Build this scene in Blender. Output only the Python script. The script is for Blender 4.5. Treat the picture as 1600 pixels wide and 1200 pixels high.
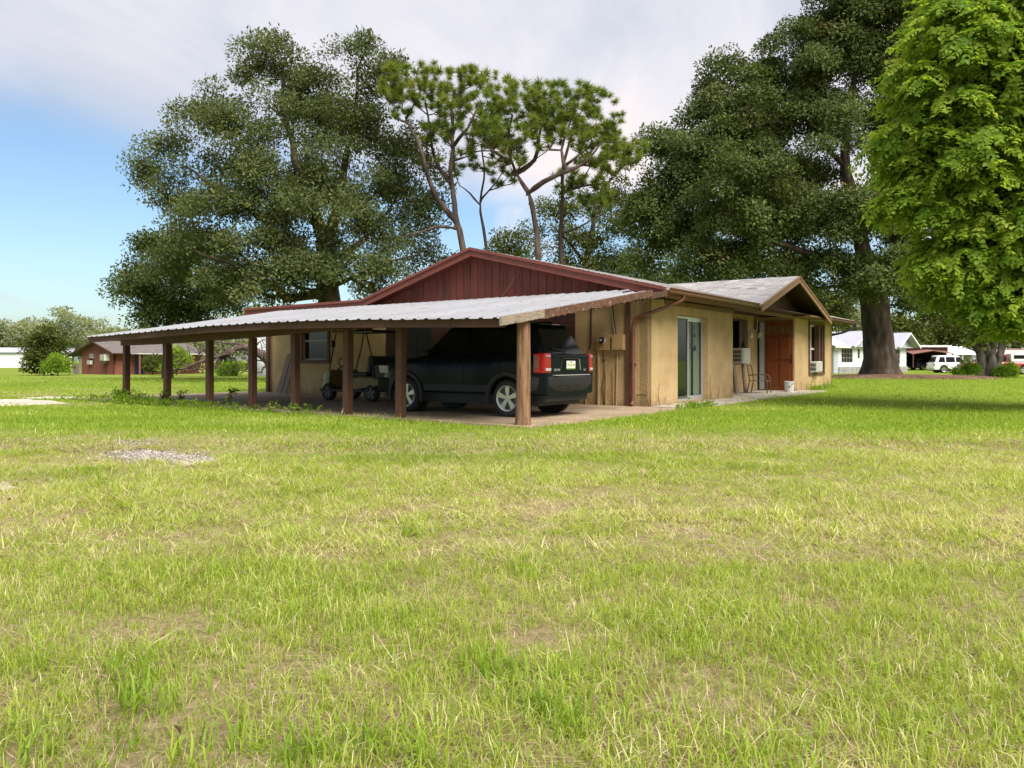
import bpy, math, random
import numpy as np
from mathutils import Vector, Matrix

scene = bpy.context.scene
for o in list(bpy.data.objects):
    bpy.data.objects.remove(o)
col = scene.collection
R = math.radians

# ---------------------------------------------------------------- camera
F, H, HZ = 1205.0, 1.1, 563.0          # focal length and horizon of the photograph in its own pixels, eye height
cam_d = bpy.data.cameras.new('camera')
cam = bpy.data.objects.new('camera', cam_d)
col.objects.link(cam)
cam.location = (0, 0, H)
cam.rotation_euler = (R(90), 0, 0)
cam_d.sensor_width = 36
cam_d.lens = 36 * F / 1600
cam_d.shift_y = -(600 - HZ) / 1600
cam_d.clip_start = 0.05
cam_d.clip_end = 3000
scene.camera = cam

# ---------------------------------------------------------------- sky, sun, exposure
SUN_EL, SUN_AZ = 52, 150               # degrees; azimuth clockwise from +Y
world = bpy.data.worlds.new('World')
scene.world = world
world.use_nodes = True
wn, wl = world.node_tree.nodes, world.node_tree.links
wn.clear()


def wnode(t, **kw):
    n = wn.new(t)
    for k, v in kw.items():
        setattr(n, k, v)
    return n


def wmath(op, a, b=None, clamp=False):
    n = wn.new('ShaderNodeMath')
    n.operation = op
    n.use_clamp = clamp
    for i, x in enumerate((a, b)):
        if x is None:
            continue
        if isinstance(x, (int, float)):
            n.inputs[i].default_value = x
        else:
            wl.new(x, n.inputs[i])
    return n.outputs[0]


def wramp(fac, stops):
    n = wn.new('ShaderNodeValToRGB')
    el = n.color_ramp.elements
    while len(el) < len(stops):
        el.new(0.5)
    for e, (p, c) in zip(el, stops):
        e.position = p
        e.color = (*c, 1)
    wl.new(fac, n.inputs[0])
    return n.outputs[0]


sky = wnode('ShaderNodeTexSky', sky_type='NISHITA', sun_disc=False)
sky.sun_elevation = R(SUN_EL)
sky.sun_rotation = R(SUN_AZ)
sky.air_density = 1.0
sky.dust_density = 1.5
sky.ozone_density = 1.6
geo = wnode('ShaderNodeTexCoord')
sep = wnode('ShaderNodeSeparateXYZ')
wl.new(geo.outputs['Generated'], sep.inputs[0])
dx, dy, dz = sep.outputs
# the cloud deck lives on a plane above: direction / elevation gives streaks that shrink to the horizon
hgt = wmath('ADD', wmath('MAXIMUM', dz, 0.0), 0.16)
cx_, cy_ = wmath('DIVIDE', dx, hgt), wmath('DIVIDE', dy, hgt)
comb = wnode('ShaderNodeCombineXYZ')
wl.new(cx_, comb.inputs[0])
wl.new(cy_, comb.inputs[1])


def wnoise(vec, scale, detail, rough, sx=1.0, sy=1.0, off=0.0, dist=0.0):
    m = wn.new('ShaderNodeMapping')
    m.inputs['Scale'].default_value = (sx, sy, 1)
    m.inputs['Location'].default_value = (off, off * 0.7, 0)
    m.inputs['Rotation'].default_value = (0, 0, 0.5)
    wl.new(vec, m.inputs['Vector'])
    n = wn.new('ShaderNodeTexNoise')
    n.inputs['Scale'].default_value = scale
    n.inputs['Detail'].default_value = detail
    n.inputs['Roughness'].default_value = rough
    n.inputs['Distortion'].default_value = dist
    wl.new(m.outputs[0], n.inputs['Vector'])
    return n.outputs[0]


n_edge = wnoise(comb.outputs[0], 1.1, 6, 0.55, 1.0, 0.35, 3.1, 0.4)
n_tone = wnoise(comb.outputs[0], 0.55, 5, 0.55, 1.0, 0.8, 7.7, 0.3)
n_fine = wnoise(comb.outputs[0], 1.6, 8, 0.6, 1.0, 0.4, 1.3, 0.8)
# the deck ends low on the west (left) side, where clear sky shows under it
cover = wmath('ADD', wmath('ADD', dz, wmath('MULTIPLY', dx, 0.13)), wmath('MULTIPLY', wmath('SUBTRACT', n_edge, 0.5), 0.13))
mask = wmath('DIVIDE', wmath('SUBTRACT', cover, 0.165), 0.085, clamp=True)
mask = wmath('MULTIPLY', mask, wmath('MULTIPLY', mask, wmath('SUBTRACT', 3.0, wmath('MULTIPLY', mask, 2.0))))
wisp = wmath('MULTIPLY', wmath('DIVIDE', wmath('SUBTRACT', n_fine, 0.60), 0.2, clamp=True), 0.75)
mask = wmath('MAXIMUM', mask, wisp)
tone = wmath('ADD', wmath('MULTIPLY', n_tone, 0.75), wmath('ADD', wmath('MULTIPLY', wmath('SUBTRACT', n_fine, 0.5), 0.85), wmath('MULTIPLY', dx, 0.22)))
cloud_col = wramp(tone, [(0.25, (0.146, 0.156, 0.181)), (0.42, (0.192, 0.189, 0.204)), (0.58, (0.246, 0.222, 0.214))])
mixc = wnode('ShaderNodeMixRGB')
skymul = wnode('ShaderNodeMixRGB', blend_type='MULTIPLY')
skymul.inputs[0].default_value = 1
skymul.inputs[2].default_value = (0.0365, 0.040, 0.0408, 1)
wl.new(sky.outputs[0], skymul.inputs[1])
wl.new(mask, mixc.inputs[0])
wl.new(skymul.outputs[0], mixc.inputs[1])
wl.new(cloud_col, mixc.inputs[2])
bg = wnode('ShaderNodeBackground')
bg.inputs[1].default_value = 1.0
out = wnode('ShaderNodeOutputWorld')
wl.new(mixc.outputs[0], bg.inputs[0])
wl.new(bg.outputs[0], out.inputs[0])

sun_d = bpy.data.lights.new('sun', 'SUN')
sun_d.energy = 1.5
sun_d.angle = R(38)
sun_d.color = (1.0, 0.95, 0.86)
sun = bpy.data.objects.new('sun', sun_d)
col.objects.link(sun)
az = R(SUN_AZ)
sdir = Vector((math.sin(az) * math.cos(R(SUN_EL)), math.cos(az) * math.cos(R(SUN_EL)), math.sin(R(SUN_EL))))
sun.rotation_euler = (-sdir).to_track_quat('-Z', 'Y').to_euler()

vs = scene.view_settings
vs.view_transform = 'Standard'
vs.look = 'None'
vs.exposure = 2.18
vs.gamma = 1
vs.use_curve_mapping = False
scene.render.engine = 'CYCLES'
scene.cycles.max_bounces = 6
scene.cycles.transparent_max_bounces = 8

# ---------------------------------------------------------------- places
U = np.array([887.0, 1205.0, 0.0]); U /= np.linalg.norm(U)      # along the house front
V = np.array([-U[1], U[0], 0.0])                                 # along the gable wall
C0 = np.array([211.7 / F * (H * F / 74.5), H * F / 74.5, 0.0])   # the house corner nearest to us
HROT = math.atan2(U[1], U[0])


def L2W(a, b, z=0.0):
    p = C0 + U * a + V * b
    return Vector((p[0], p[1], z))


def W(px, py, y):
    """A point of the photograph, at the distance y it really has, in metres."""
    return np.array([(px - 800) / F * y, y, H - (py - HZ) / F * y])


def ground_z(x, y):
    y = np.asarray(y, float)
    t = np.clip((y - 34) / 40.0, 0, 1)
    z = -0.21 * t * t * (3 - 2 * t)
    t2 = np.clip((y - 90) / 90.0, 0, 1)
    return z + 0.45 * t2 * t2 * (3 - 2 * t2)


# ---------------------------------------------------------------- materials
MATS = {}


def nt_of(m):
    m.use_nodes = True
    nt = m.node_tree
    return nt, nt.nodes, nt.links, nt.nodes['Principled BSDF']


def mat(name, c, rough=0.75, var=0.18, scale=6.0, bump=0.0, bscale=60.0, metal=0.0, c2=None, c2s=3.0, c2t=0.55, c2w=0.12, coat=0.0, stretch=(1, 1, 1), spec=0.5, orand=0.0):
    if name in MATS:
        return MATS[name]
    m = bpy.data.materials.new(name)
    nt, N, Lk, P = nt_of(m)
    P.inputs['Roughness'].default_value = rough
    P.inputs['Metallic'].default_value = metal
    P.inputs['Specular IOR Level'].default_value = spec
    P.inputs['Coat Weight'].default_value = coat
    tc = N.new('ShaderNodeTexCoord')
    mp = N.new('ShaderNodeMapping')
    mp.inputs['Scale'].default_value = stretch
    Lk.new(tc.outputs['Object'], mp.inputs['Vector'])
    n = N.new('ShaderNodeTexNoise')
    n.inputs['Scale'].default_value = scale
    n.inputs['Detail'].default_value = 5
    n.inputs['Roughness'].default_value = 0.65
    Lk.new(mp.outputs[0], n.inputs['Vector'])
    mr = N.new('ShaderNodeMapRange')
    mr.inputs['From Min'].default_value = 0.25
    mr.inputs['From Max'].default_value = 0.75
    mr.inputs['To Min'].default_value = 1 - var
    mr.inputs['To Max'].default_value = 1 + var
    Lk.new(n.outputs[0], mr.inputs[0])
    mx = N.new('ShaderNodeMixRGB')
    mx.blend_type = 'MULTIPLY'
    mx.inputs[0].default_value = 1
    mx.inputs[1].default_value = (*c, 1)
    Lk.new(mr.outputs[0], mx.inputs[2])
    outc = mx.outputs[0]
    if c2 is not None:
        n2 = N.new('ShaderNodeTexNoise')
        n2.inputs['Scale'].default_value = c2s
        n2.inputs['Detail'].default_value = 6
        n2.inputs['Roughness'].default_value = 0.7
        Lk.new(mp.outputs[0], n2.inputs['Vector'])
        m2 = N.new('ShaderNodeMapRange')
        m2.inputs['From Min'].default_value = c2t
        m2.inputs['From Max'].default_value = c2t + c2w
        Lk.new(n2.outputs[0], m2.inputs[0])
        x2 = N.new('ShaderNodeMixRGB')
        Lk.new(m2.outputs[0], x2.inputs[0])
        Lk.new(outc, x2.inputs[1])
        x2.inputs[2].default_value = (*c2, 1)
        outc = x2.outputs[0]
    if orand:                                        # each board, sheet or stone a little lighter or darker than its neighbours
        oi = N.new('ShaderNodeObjectInfo')
        mo = N.new('ShaderNodeMapRange')
        mo.inputs['To Min'].default_value = 1 - orand
        mo.inputs['To Max'].default_value = 1 + orand
        Lk.new(oi.outputs['Random'], mo.inputs[0])
        xo = N.new('ShaderNodeMixRGB')
        xo.blend_type = 'MULTIPLY'
        xo.inputs[0].default_value = 1
        Lk.new(outc, xo.inputs[1])
        Lk.new(mo.outputs[0], xo.inputs[2])
        outc = xo.outputs[0]
    Lk.new(outc, P.inputs['Base Color'])
    if bump:
        nb = N.new('ShaderNodeTexNoise')
        nb.inputs['Scale'].default_value = bscale
        nb.inputs['Detail'].default_value = 4
        Lk.new(mp.outputs[0], nb.inputs['Vector'])
        b = N.new('ShaderNodeBump')
        b.inputs['Strength'].default_value = bump
        b.inputs['Distance'].default_value = 0.02
        Lk.new(nb.outputs[0], b.inputs['Height'])
        Lk.new(b.outputs[0], P.inputs['Normal'])
    MATS[name] = m
    return m


def leaf_mat(name, dark, light, dry=None, trans=0.35, gloss=0.25):
    m = bpy.data.materials.new(name)
    m.use_nodes = True
    nt = m.node_tree
    N, Lk = nt.nodes, nt.links
    N.clear()
    at = N.new('ShaderNodeAttribute')
    at.attribute_name = 'tint'
    rp = N.new('ShaderNodeValToRGB')
    stops = [(0.0, dark), (0.75, light)] + ([(1.0, dry)] if dry else [])
    el = rp.color_ramp.elements
    while len(el) < len(stops):
        el.new(0.5)
    for e, (p, c) in zip(el, stops):
        e.position = p
        e.color = (*c, 1)
    Lk.new(at.outputs['Fac'], rp.inputs[0])
    P = N.new('ShaderNodeBsdfPrincipled')
    P.inputs['Roughness'].default_value = 0.5
    P.inputs['Specular IOR Level'].default_value = gloss
    Lk.new(rp.outputs[0], P.inputs['Base Color'])
    T = N.new('ShaderNodeBsdfTranslucent')
    tm = N.new('ShaderNodeMixRGB')
    tm.blend_type = 'MULTIPLY'
    tm.inputs[0].default_value = 1
    tm.inputs[2].default_value = (1.5, 1.45, 0.7, 1)
    Lk.new(rp.outputs[0], tm.inputs[1])
    Lk.new(tm.outputs[0], T.inputs['Color'])
    mx = N.new('ShaderNodeMixShader')
    mx.inputs[0].default_value = trans
    Lk.new(P.outputs[0], mx.inputs[1])
    Lk.new(T.outputs[0], mx.inputs[2])
    o = N.new('ShaderNodeOutputMaterial')
    Lk.new(mx.outputs[0], o.inputs[0])
    MATS[name] = m
    return m


def glass_mat(name, tint, see=0.5, rough=0.03):
    m = bpy.data.materials.new(name)
    m.use_nodes = True
    N, Lk = m.node_tree.nodes, m.node_tree.links
    N.clear()
    tr = N.new('ShaderNodeBsdfTransparent')
    tr.inputs[0].default_value = (*tint, 1)
    P = N.new('ShaderNodeBsdfPrincipled')
    P.inputs['Base Color'].default_value = (0.012, 0.015, 0.016, 1)
    P.inputs['Roughness'].default_value = rough
    P.inputs['Specular IOR Level'].default_value = 0.9
    mx = N.new('ShaderNodeMixShader')
    mx.inputs[0].default_value = see
    Lk.new(P.outputs[0], mx.inputs[1])
    Lk.new(tr.outputs[0], mx.inputs[2])
    o = N.new('ShaderNodeOutputMaterial')
    Lk.new(mx.outputs[0], o.inputs[0])
    MATS[name] = m
    return m


# ---------------------------------------------------------------- object helpers
def tag(o, label=None, cat=None, group=None, kind=None):
    if label:
        o['label'] = label
    if cat:
        o['category'] = cat
    if group:
        o['group'] = group
    if kind:
        o['kind'] = kind
    return o


def empty(name, label, cat, loc=(0, 0, 0), rz=0.0, group=None):
    o = bpy.data.objects.new(name, None)
    o.empty_display_size = 0.3
    col.objects.link(o)
    o.location = loc
    o.rotation_euler = (0, 0, rz)
    return tag(o, label, cat, group)


def copy_tree(o, parent=None):
    c = o.copy()
    col.objects.link(c)
    c.parent = parent
    for ch in [x for x in bpy.data.objects if x.parent == o]:
        copy_tree(ch, c)
    return c


class MB:
    """Collects boxes, prisms and tubes, and links them as one mesh object."""

    def __init__(s):
        s.v, s.f = [], []

    def add(s, vs, fs):
        o = len(s.v)
        s.v += [tuple(map(float, p)) for p in vs]
        s.f += [tuple(i + o for i in f) for f in fs]
        return s

    def box(s, x0, x1, y0, y1, z0, z1):
        x0, x1 = min(x0, x1), max(x0, x1)
        y0, y1 = min(y0, y1), max(y0, y1)
        z0, z1 = min(z0, z1), max(z0, z1)
        return s.add([(x0, y0, z0), (x1, y0, z0), (x1, y1, z0), (x0, y1, z0), (x0, y0, z1), (x1, y0, z1), (x1, y1, z1), (x0, y1, z1)],
                     [(3, 2, 1, 0), (4, 5, 6, 7), (0, 1, 5, 4), (1, 2, 6, 5), (2, 3, 7, 6), (3, 0, 4, 7)])

    def prism(s, poly, d0, d1, axis='y'):
        """poly: (p, q) pairs; swept along the axis. y: (x,z); x: (y,z); z: (x,y)"""
        def P(p, q, d):
            return {'y': (p, d, q), 'x': (d, p, q), 'z': (p, q, d)}[axis]
        n = len(poly)
        vs = [P(p, q, d0) for p, q in poly] + [P(p, q, d1) for p, q in poly]
        fs = [tuple(range(n)), tuple(range(2 * n - 1, n - 1, -1))] + [(i, i + n, (i + 1) % n + n, (i + 1) % n) for i in range(n)]
        return s.add(vs, fs)

    def loft(s, rings, close=True, caps=True):
        n = len(rings[0])
        vs = [p for r in rings for p in r]
        fs = []
        for k in range(len(rings) - 1):
            for i in range(n if close else n - 1):
                j = (i + 1) % n
                fs.append((k * n + i, k * n + j, (k + 1) * n + j, (k + 1) * n + i))
        if caps:
            fs.append(tuple(range(n - 1, -1, -1)))
            fs.append(tuple(range((len(rings) - 1) * n, len(rings) * n)))
        return s.add(vs, fs)

    def tube(s, pts, r, n=8, caps=True):
        pts = [Vector(p) for p in pts]
        rr = r if isinstance(r, (list, tuple)) else [r] * len(pts)
        rings = []
        ref = None
        for i, p in enumerate(pts):
            d = (pts[min(i + 1, len(pts) - 1)] - pts[max(i - 1, 0)]).normalized()
            if ref is None:
                ref = Vector((0.31, 0.17, 0.93)) if abs(d.z) < 0.8 else Vector((0.93, 0.3, 0.1))
            a = (ref - d * ref.dot(d)).normalized()
            ref = a
            b = d.cross(a)
            rings.append([p + (a * math.cos(2 * math.pi * k / n) + b * math.sin(2 * math.pi * k / n)) * rr[i] for k in range(n)])
        return s.loft(rings, True, caps)

    def cyl(s, c, r, h, axis='z', n=20, r2=None):
        c = Vector(c)
        d = {'x': Vector((1, 0, 0)), 'y': Vector((0, 1, 0)), 'z': Vector((0, 0, 1))}[axis]
        return s.tube([c, c + d * h], [r, r if r2 is None else r2], n)

    def lathe(s, prof, c, axis='y', n=28):
        """prof: (radius, offset along axis)"""
        rings = []
        c = Vector(c)
        for r, t in prof:
            ring = []
            for k in range(n):
                a = 2 * math.pi * k / n
                p, q = r * math.cos(a), r * math.sin(a)
                ring.append(c + Vector({'y': (p, t, q), 'x': (t, p, q), 'z': (p, q, t)}[axis]))
            rings.append(ring)
        if prof[0][0] > 1e-4 and prof[-1][0] > 1e-4:      # an open profile: close it on itself instead of capping
            return s.loft(rings + [rings[0]], True, False)
        return s.loft(rings)

    def build(s, name, m, parent=None, smooth=False, bevel=0.0, auto=None):
        me = bpy.data.meshes.new(name)
        me.from_pydata(s.v, [], s.f)
        if isinstance(m, str):
            m = MATS[m]
        me.materials.append(m)
        o = bpy.data.objects.new(name, me)
        col.objects.link(o)
        o.parent = parent
        import bmesh
        bm = bmesh.new()
        bm.from_mesh(me)
        bmesh.ops.recalc_face_normals(bm, faces=bm.faces)
        bm.to_mesh(me)
        bm.free()
        if smooth:
            me.polygons.foreach_set('use_smooth', [True] * len(me.polygons))
            if auto:
                md = o.modifiers.new('edges', 'EDGE_SPLIT')
                md.split_angle = R(auto)
        if bevel:
            md = o.modifiers.new('bevel', 'BEVEL')
            md.width = bevel
            md.segments = 2
            md.limit_method = 'ANGLE'
            md.angle_limit = R(40)
        return o


# ---------------------------------------------------------------- numpy noise and baking of many small pieces
def vnoise(x, y, scale, seed):
    x = np.asarray(x) / scale + seed * 17.13
    y = np.asarray(y) / scale + seed * 5.71
    xi, yi = np.floor(x).astype(np.int64), np.floor(y).astype(np.int64)
    fx, fy = x - xi, y - yi
    fx, fy = fx * fx * (3 - 2 * fx), fy * fy * (3 - 2 * fy)

    def h(i, j):
        n = (i * 374761393 + j * 668265263 + seed * 2147483) & 0xFFFFFFFF
        n = ((n ^ (n >> 13)) * 1274126177) & 0xFFFFFFFF
        return ((n ^ (n >> 16)) & 0xFFFF) / 65535.0
    return (h(xi, yi) * (1 - fx) + h(xi + 1, yi) * fx) * (1 - fy) + (h(xi, yi + 1) * (1 - fx) + h(xi + 1, yi + 1) * fx) * fy


def fbm(x, y, scale, seed, octaves=4):
    s, a, t = 0, 1.0, 0
    for k in range(octaves):
        s = s + a * vnoise(x, y, scale / 2 ** k, seed + k)
        t += a
        a *= 0.55
    return s / t


def mesh_from_arrays(name, verts, tris, m, attrs=None, parent=None, smooth=True):
    me = bpy.data.meshes.new(name)
    nv, nf = len(verts), len(tris)
    me.vertices.add(nv)
    me.vertices.foreach_set('co', np.ascontiguousarray(verts, dtype=np.float32).ravel())
    me.loops.add(nf * 3)
    me.loops.foreach_set('vertex_index', np.ascontiguousarray(tris, dtype=np.int32).ravel())
    me.polygons.add(nf)
    me.polygons.foreach_set('loop_start', np.arange(0, nf * 3, 3, dtype=np.int32))
    for k, a in (attrs or {}).items():
        at = me.attributes.new(k, 'FLOAT', 'POINT')
        at.data.foreach_set('value', np.ascontiguousarray(a, dtype=np.float32))
    me.update()
    me.validate()
    if not smooth:
        me.polygons.foreach_set('use_smooth', np.zeros(nf, dtype=bool))
    me.materials.append(MATS[m] if isinstance(m, str) else m)
    o = bpy.data.objects.new(name, me)
    col.objects.link(o)
    o.parent = parent
    return o


def frames(zaxis, spin):
    z = zaxis / (np.linalg.norm(zaxis, axis=1, keepdims=True) + 1e-9)
    ref = np.where(np.abs(z[:, 2:3]) < 0.9, np.array([[0, 0, 1.0]]), np.array([[1.0, 0, 0]]))
    x = np.cross(ref, z)
    x /= np.linalg.norm(x, axis=1, keepdims=True) + 1e-9
    y = np.cross(z, x)
    c, s = np.cos(spin)[:, None], np.sin(spin)[:, None]
    return np.stack([x * c + y * s, -x * s + y * c, z], axis=2)


def bake(name, variants, pos, rot, scale, tint, m, parent=None, rng=None):
    """variants: (verts, tris, per-vertex tint offset); copies them to every pos as ONE mesh."""
    idx = rng.integers(0, len(variants), len(pos))
    VV, FF, TT, off = [], [], [], 0
    for k, (v, f, tv) in enumerate(variants):
        s = np.where(idx == k)[0]
        if not len(s):
            continue
        P = np.einsum('nij,vj->nvi', rot[s], v) * scale[s][:, None, None] + pos[s][:, None, :]
        VV.append(P.reshape(-1, 3))
        FF.append((f[None] + (np.arange(len(s)) * len(v))[:, None, None] + off).reshape(-1, 3))
        TT.append((tint[s][:, None] + tv[None]).ravel())
        off += len(s) * len(v)
    return mesh_from_arrays(name, np.concatenate(VV), np.concatenate(FF), m, {'tint': np.clip(np.concatenate(TT), 0, 1)}, parent)


def leaf_clump(rng, n, radius, ll, lw, flat=0.6, droop=0.3, tv=0.25, fold=0.25):
    """n folded leaves spread through a flattened ball"""
    vs, fs, ts = [], [], []
    for i in range(n):
        d = rng.normal(size=3)
        d /= np.linalg.norm(d)
        c = d * radius * rng.uniform(0.25, 1.0) ** 0.6
        c[2] *= flat
        ax = d * 0.7 + rng.normal(size=3) * 0.6 + np.array([0, 0, -droop])
        ax /= np.linalg.norm(ax)
        up = np.array([0, 0, 1.0]) + rng.normal(size=3) * 0.45
        sd = np.cross(ax, up)
        sd /= np.linalg.norm(sd) + 1e-9
        nr = np.cross(sd, ax)
        l, w = ll * rng.uniform(0.7, 1.3), lw * rng.uniform(0.7, 1.3)
        o = len(vs)
        vs += [c, c + ax * l * 0.45 + sd * w * 0.5 + nr * w * fold, c + ax * l, c + ax * l * 0.45 - sd * w * 0.5 + nr * w * fold]
        fs += [(o, o + 1, o + 2), (o, o + 2, o + 3)]
        ts += [rng.uniform(-tv, tv)] * 4
    return np.array(vs), np.array(fs), np.array(ts)


def leaf_spray(rng, length, ll, lw, twigs=3):
    """a fan of drooping twigs along local x, broad leaves in two ranks held nearly level"""
    vs, fs, ts = [], [], []
    for k in range(twigs):
        a = rng.uniform(-0.8, 0.8)
        L = length * rng.uniform(0.65, 1.1)
        dr = rng.uniform(0.15, 0.5)
        n = int(5 + 4 * rng.random())
        for i in range(n):
            t = (i + 0.6) / n
            c = np.array([math.cos(a) * L * t, math.sin(a) * L * t, -dr * L * t * t])
            for s in (-1, 1):
                b = a + s * rng.uniform(0.5, 1.1)
                ax = np.array([math.cos(b), math.sin(b), -rng.uniform(0.1, 0.7)])
                ax /= np.linalg.norm(ax)
                up = np.array([0, 0, 1.0]) + rng.normal(size=3) * 0.35
                sd = np.cross(ax, up)
                sd /= np.linalg.norm(sd) + 1e-9
                nr = np.cross(sd, ax)
                l, w = ll * rng.uniform(0.6, 1.25), lw * rng.uniform(0.6, 1.25)
                o = len(vs)
                vs += [c, c + ax * l * 0.28 + sd * w * 0.45 + nr * w * 0.12, c + ax * l * 0.65 + sd * w * 0.38 + nr * w * 0.1, c + ax * l, c + ax * l * 0.65 - sd * w * 0.38 + nr * w * 0.1, c + ax * l * 0.28 - sd * w * 0.45 + nr * w * 0.12]
                fs += [(o, o + 1, o + 2), (o, o + 2, o + 3), (o, o + 3, o + 4), (o, o + 4, o + 5)]
                ts += [rng.uniform(-0.28, 0.28)] * 6
    return np.array(vs), np.array(fs), np.array(ts)


def grow(paths, targets, step, rng, up=0.35, jit=0.12):
    """a branch skeleton: the given limbs, then a twig from the nearest fitting node to every target"""
    cap = 400 + sum(len(p) for p, _, _ in paths) * 30 + len(targets) * 14
    P = np.zeros((cap, 3)); par = np.full(cap, -1); rad = np.zeros(cap)
    n = 0
    for pts, r0, r1 in paths:
        pts = np.array(pts, float)
        seg = np.linalg.norm(np.diff(pts, axis=0), axis=1)
        total = seg.sum()
        # Catmull-Rom through the given points
        ext = np.vstack([2 * pts[0] - pts[1], pts, 2 * pts[-1] - pts[-2]])
        out = [pts[0]]
        for i in range(len(pts) - 1):
            k = max(2, int(seg[i] / step))
            for t in np.linspace(0, 1, k + 1)[1:]:
                a, b, c, d = ext[i], ext[i + 1], ext[i + 2], ext[i + 3]
                out.append(0.5 * ((2 * b) + (c - a) * t + (2 * a - 5 * b + 4 * c - d) * t * t + (3 * b - a - 3 * c + d) * t ** 3))
        out = np.array(out)
        prev = -1
        if n:
            prev = int(np.argmin(((P[:n] - out[0]) ** 2).sum(1)))
        for q in range(len(out)):
            t = q / (len(out) - 1)
            P[n] = out[q] + (rng.normal(size=3) * jit * step * 0.4 if 0 < q else 0)
            par[n] = prev
            rad[n] = r0 + (r1 - r0) * t ** 0.8
            prev = n
            n += 1
    n_main = n
    order = np.argsort(((targets - P[0]) ** 2).sum(1))
    for ti in order:
        t = targets[ti]
        d = t - P[:n]
        dist = np.sqrt((d ** 2).sum(1))
        cost = dist * (1 + up * np.clip(-d[:, 2] / (dist + 1e-6), 0, 1)) + (rad[:n] < 1e-4) * 0.0
        b = int(np.argmin(cost))
        D = dist[b]
        k = max(1, int(D / step))
        prev = b
        bow = rng.normal(size=3) * jit * D
        bow[2] += 0.12 * D
        for q in range(1, k + 1):
            if n >= cap:
                break
            s = q / k
            P[n] = P[b] + d[b] * s + bow * 4 * s * (1 - s) * 0.35
            par[n] = prev
            prev = n
            n += 1
    return P[:n], par[:n], rad[:n], n_main


def branch_mesh(name, P, par, rad, n_main, tip, m, parent, power=0.42, flare=None):
    n = len(P)
    cnt = np.zeros(n)
    haschild = np.zeros(n, bool)
    haschild[par[par >= 0]] = True
    cnt[~haschild] = 1
    for i in range(n - 1, 0, -1):
        if par[i] >= 0:
            cnt[par[i]] += cnt[i]
    r = tip * np.maximum(cnt, 1) ** power
    r[:n_main] = np.maximum(rad[:n_main], np.minimum(r[:n_main], rad[:n_main] * 1.3))
    for i in range(n_main, n):
        r[i] = min(r[i], r[par[i]] * 0.85)
    primary = {}
    for i in range(1, n):
        p = par[i]
        if p >= 0 and (p not in primary or r[i] > r[primary[p]]):
            primary[p] = i
    d = np.zeros((n, 3))
    for i in range(n):
        if par[i] >= 0:
            d[i] = P[i] - P[par[i]]
        else:
            d[i] = P[primary[i]] - P[i] if i in primary else (0, 0, 1)
    d /= np.linalg.norm(d, axis=1, keepdims=True) + 1e-9
    # smooth joint directions on the main chain
    d2 = d.copy()
    for p, c in primary.items():
        d2[p] = d[p] + d[c]
    d2 /= np.linalg.norm(d2, axis=1, keepdims=True) + 1e-9
    ref = np.array([0.87, 0.45, 0.2])
    A = ref - d2 * (d2 @ ref)[:, None]
    A /= np.linalg.norm(A, axis=1, keepdims=True) + 1e-9
    B = np.cross(d2, A)
    VV, FF, off = [], [], 0
    for big in (True, False):
        es = [i for i in range(n) if par[i] >= 0 and ((r[i] > 0.07) == big)]
        if not es:
            continue
        es = np.array(es)
        pr = par[es]
        sides = 12 if big else 4
        ang = np.arange(sides) * 2 * np.pi / sides
        ca, sa = np.cos(ang), np.sin(ang)
        prim = np.array([primary.get(p) == e for p, e in zip(pr, es)])
        rs = np.where(prim, r[pr], np.minimum(r[pr], r[es] * 1.25))
        fa = np.where(prim[:, None], A[pr], A[es])
        fb = np.where(prim[:, None], B[pr], B[es])
        lump1 = lump2 = 1.0
        if flare and big:
            h0, amp, hh, lobes = flare
            def fl(idx):
                t = np.exp(-np.maximum(P[idx, 2] - h0, 0) / hh)
                return 1 + t[:, None] * (amp * (0.65 + 0.55 * np.cos(ang[None] * lobes + 0.7))) + 0.05 * np.cos(ang[None] * 7 + 1)
            lump1, lump2 = fl(pr), fl(es)
        r1 = P[pr][:, None] + (fa[:, None] * ca[None, :, None] + fb[:, None] * sa[None, :, None]) * (rs[:, None] * lump1)[:, :, None]
        r2 = P[es][:, None] + (A[es][:, None] * ca[None, :, None] + B[es][:, None] * sa[None, :, None]) * (r[es][:, None] * lump2)[:, :, None]
        VV.append(np.concatenate([r1, r2], axis=1).reshape(-1, 3))
        k = np.arange(sides)
        j = (k + 1) % sides
        t = np.concatenate([np.stack([k, j, j + sides], 1), np.stack([k, j + sides, k + sides], 1)])
        FF.append((t[None] + (np.arange(len(es)) * 2 * sides)[:, None, None] + off).reshape(-1, 3))
        off += len(es) * 2 * sides
    return mesh_from_arrays(name, np.concatenate(VV), np.concatenate(FF), m, None, parent)

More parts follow.
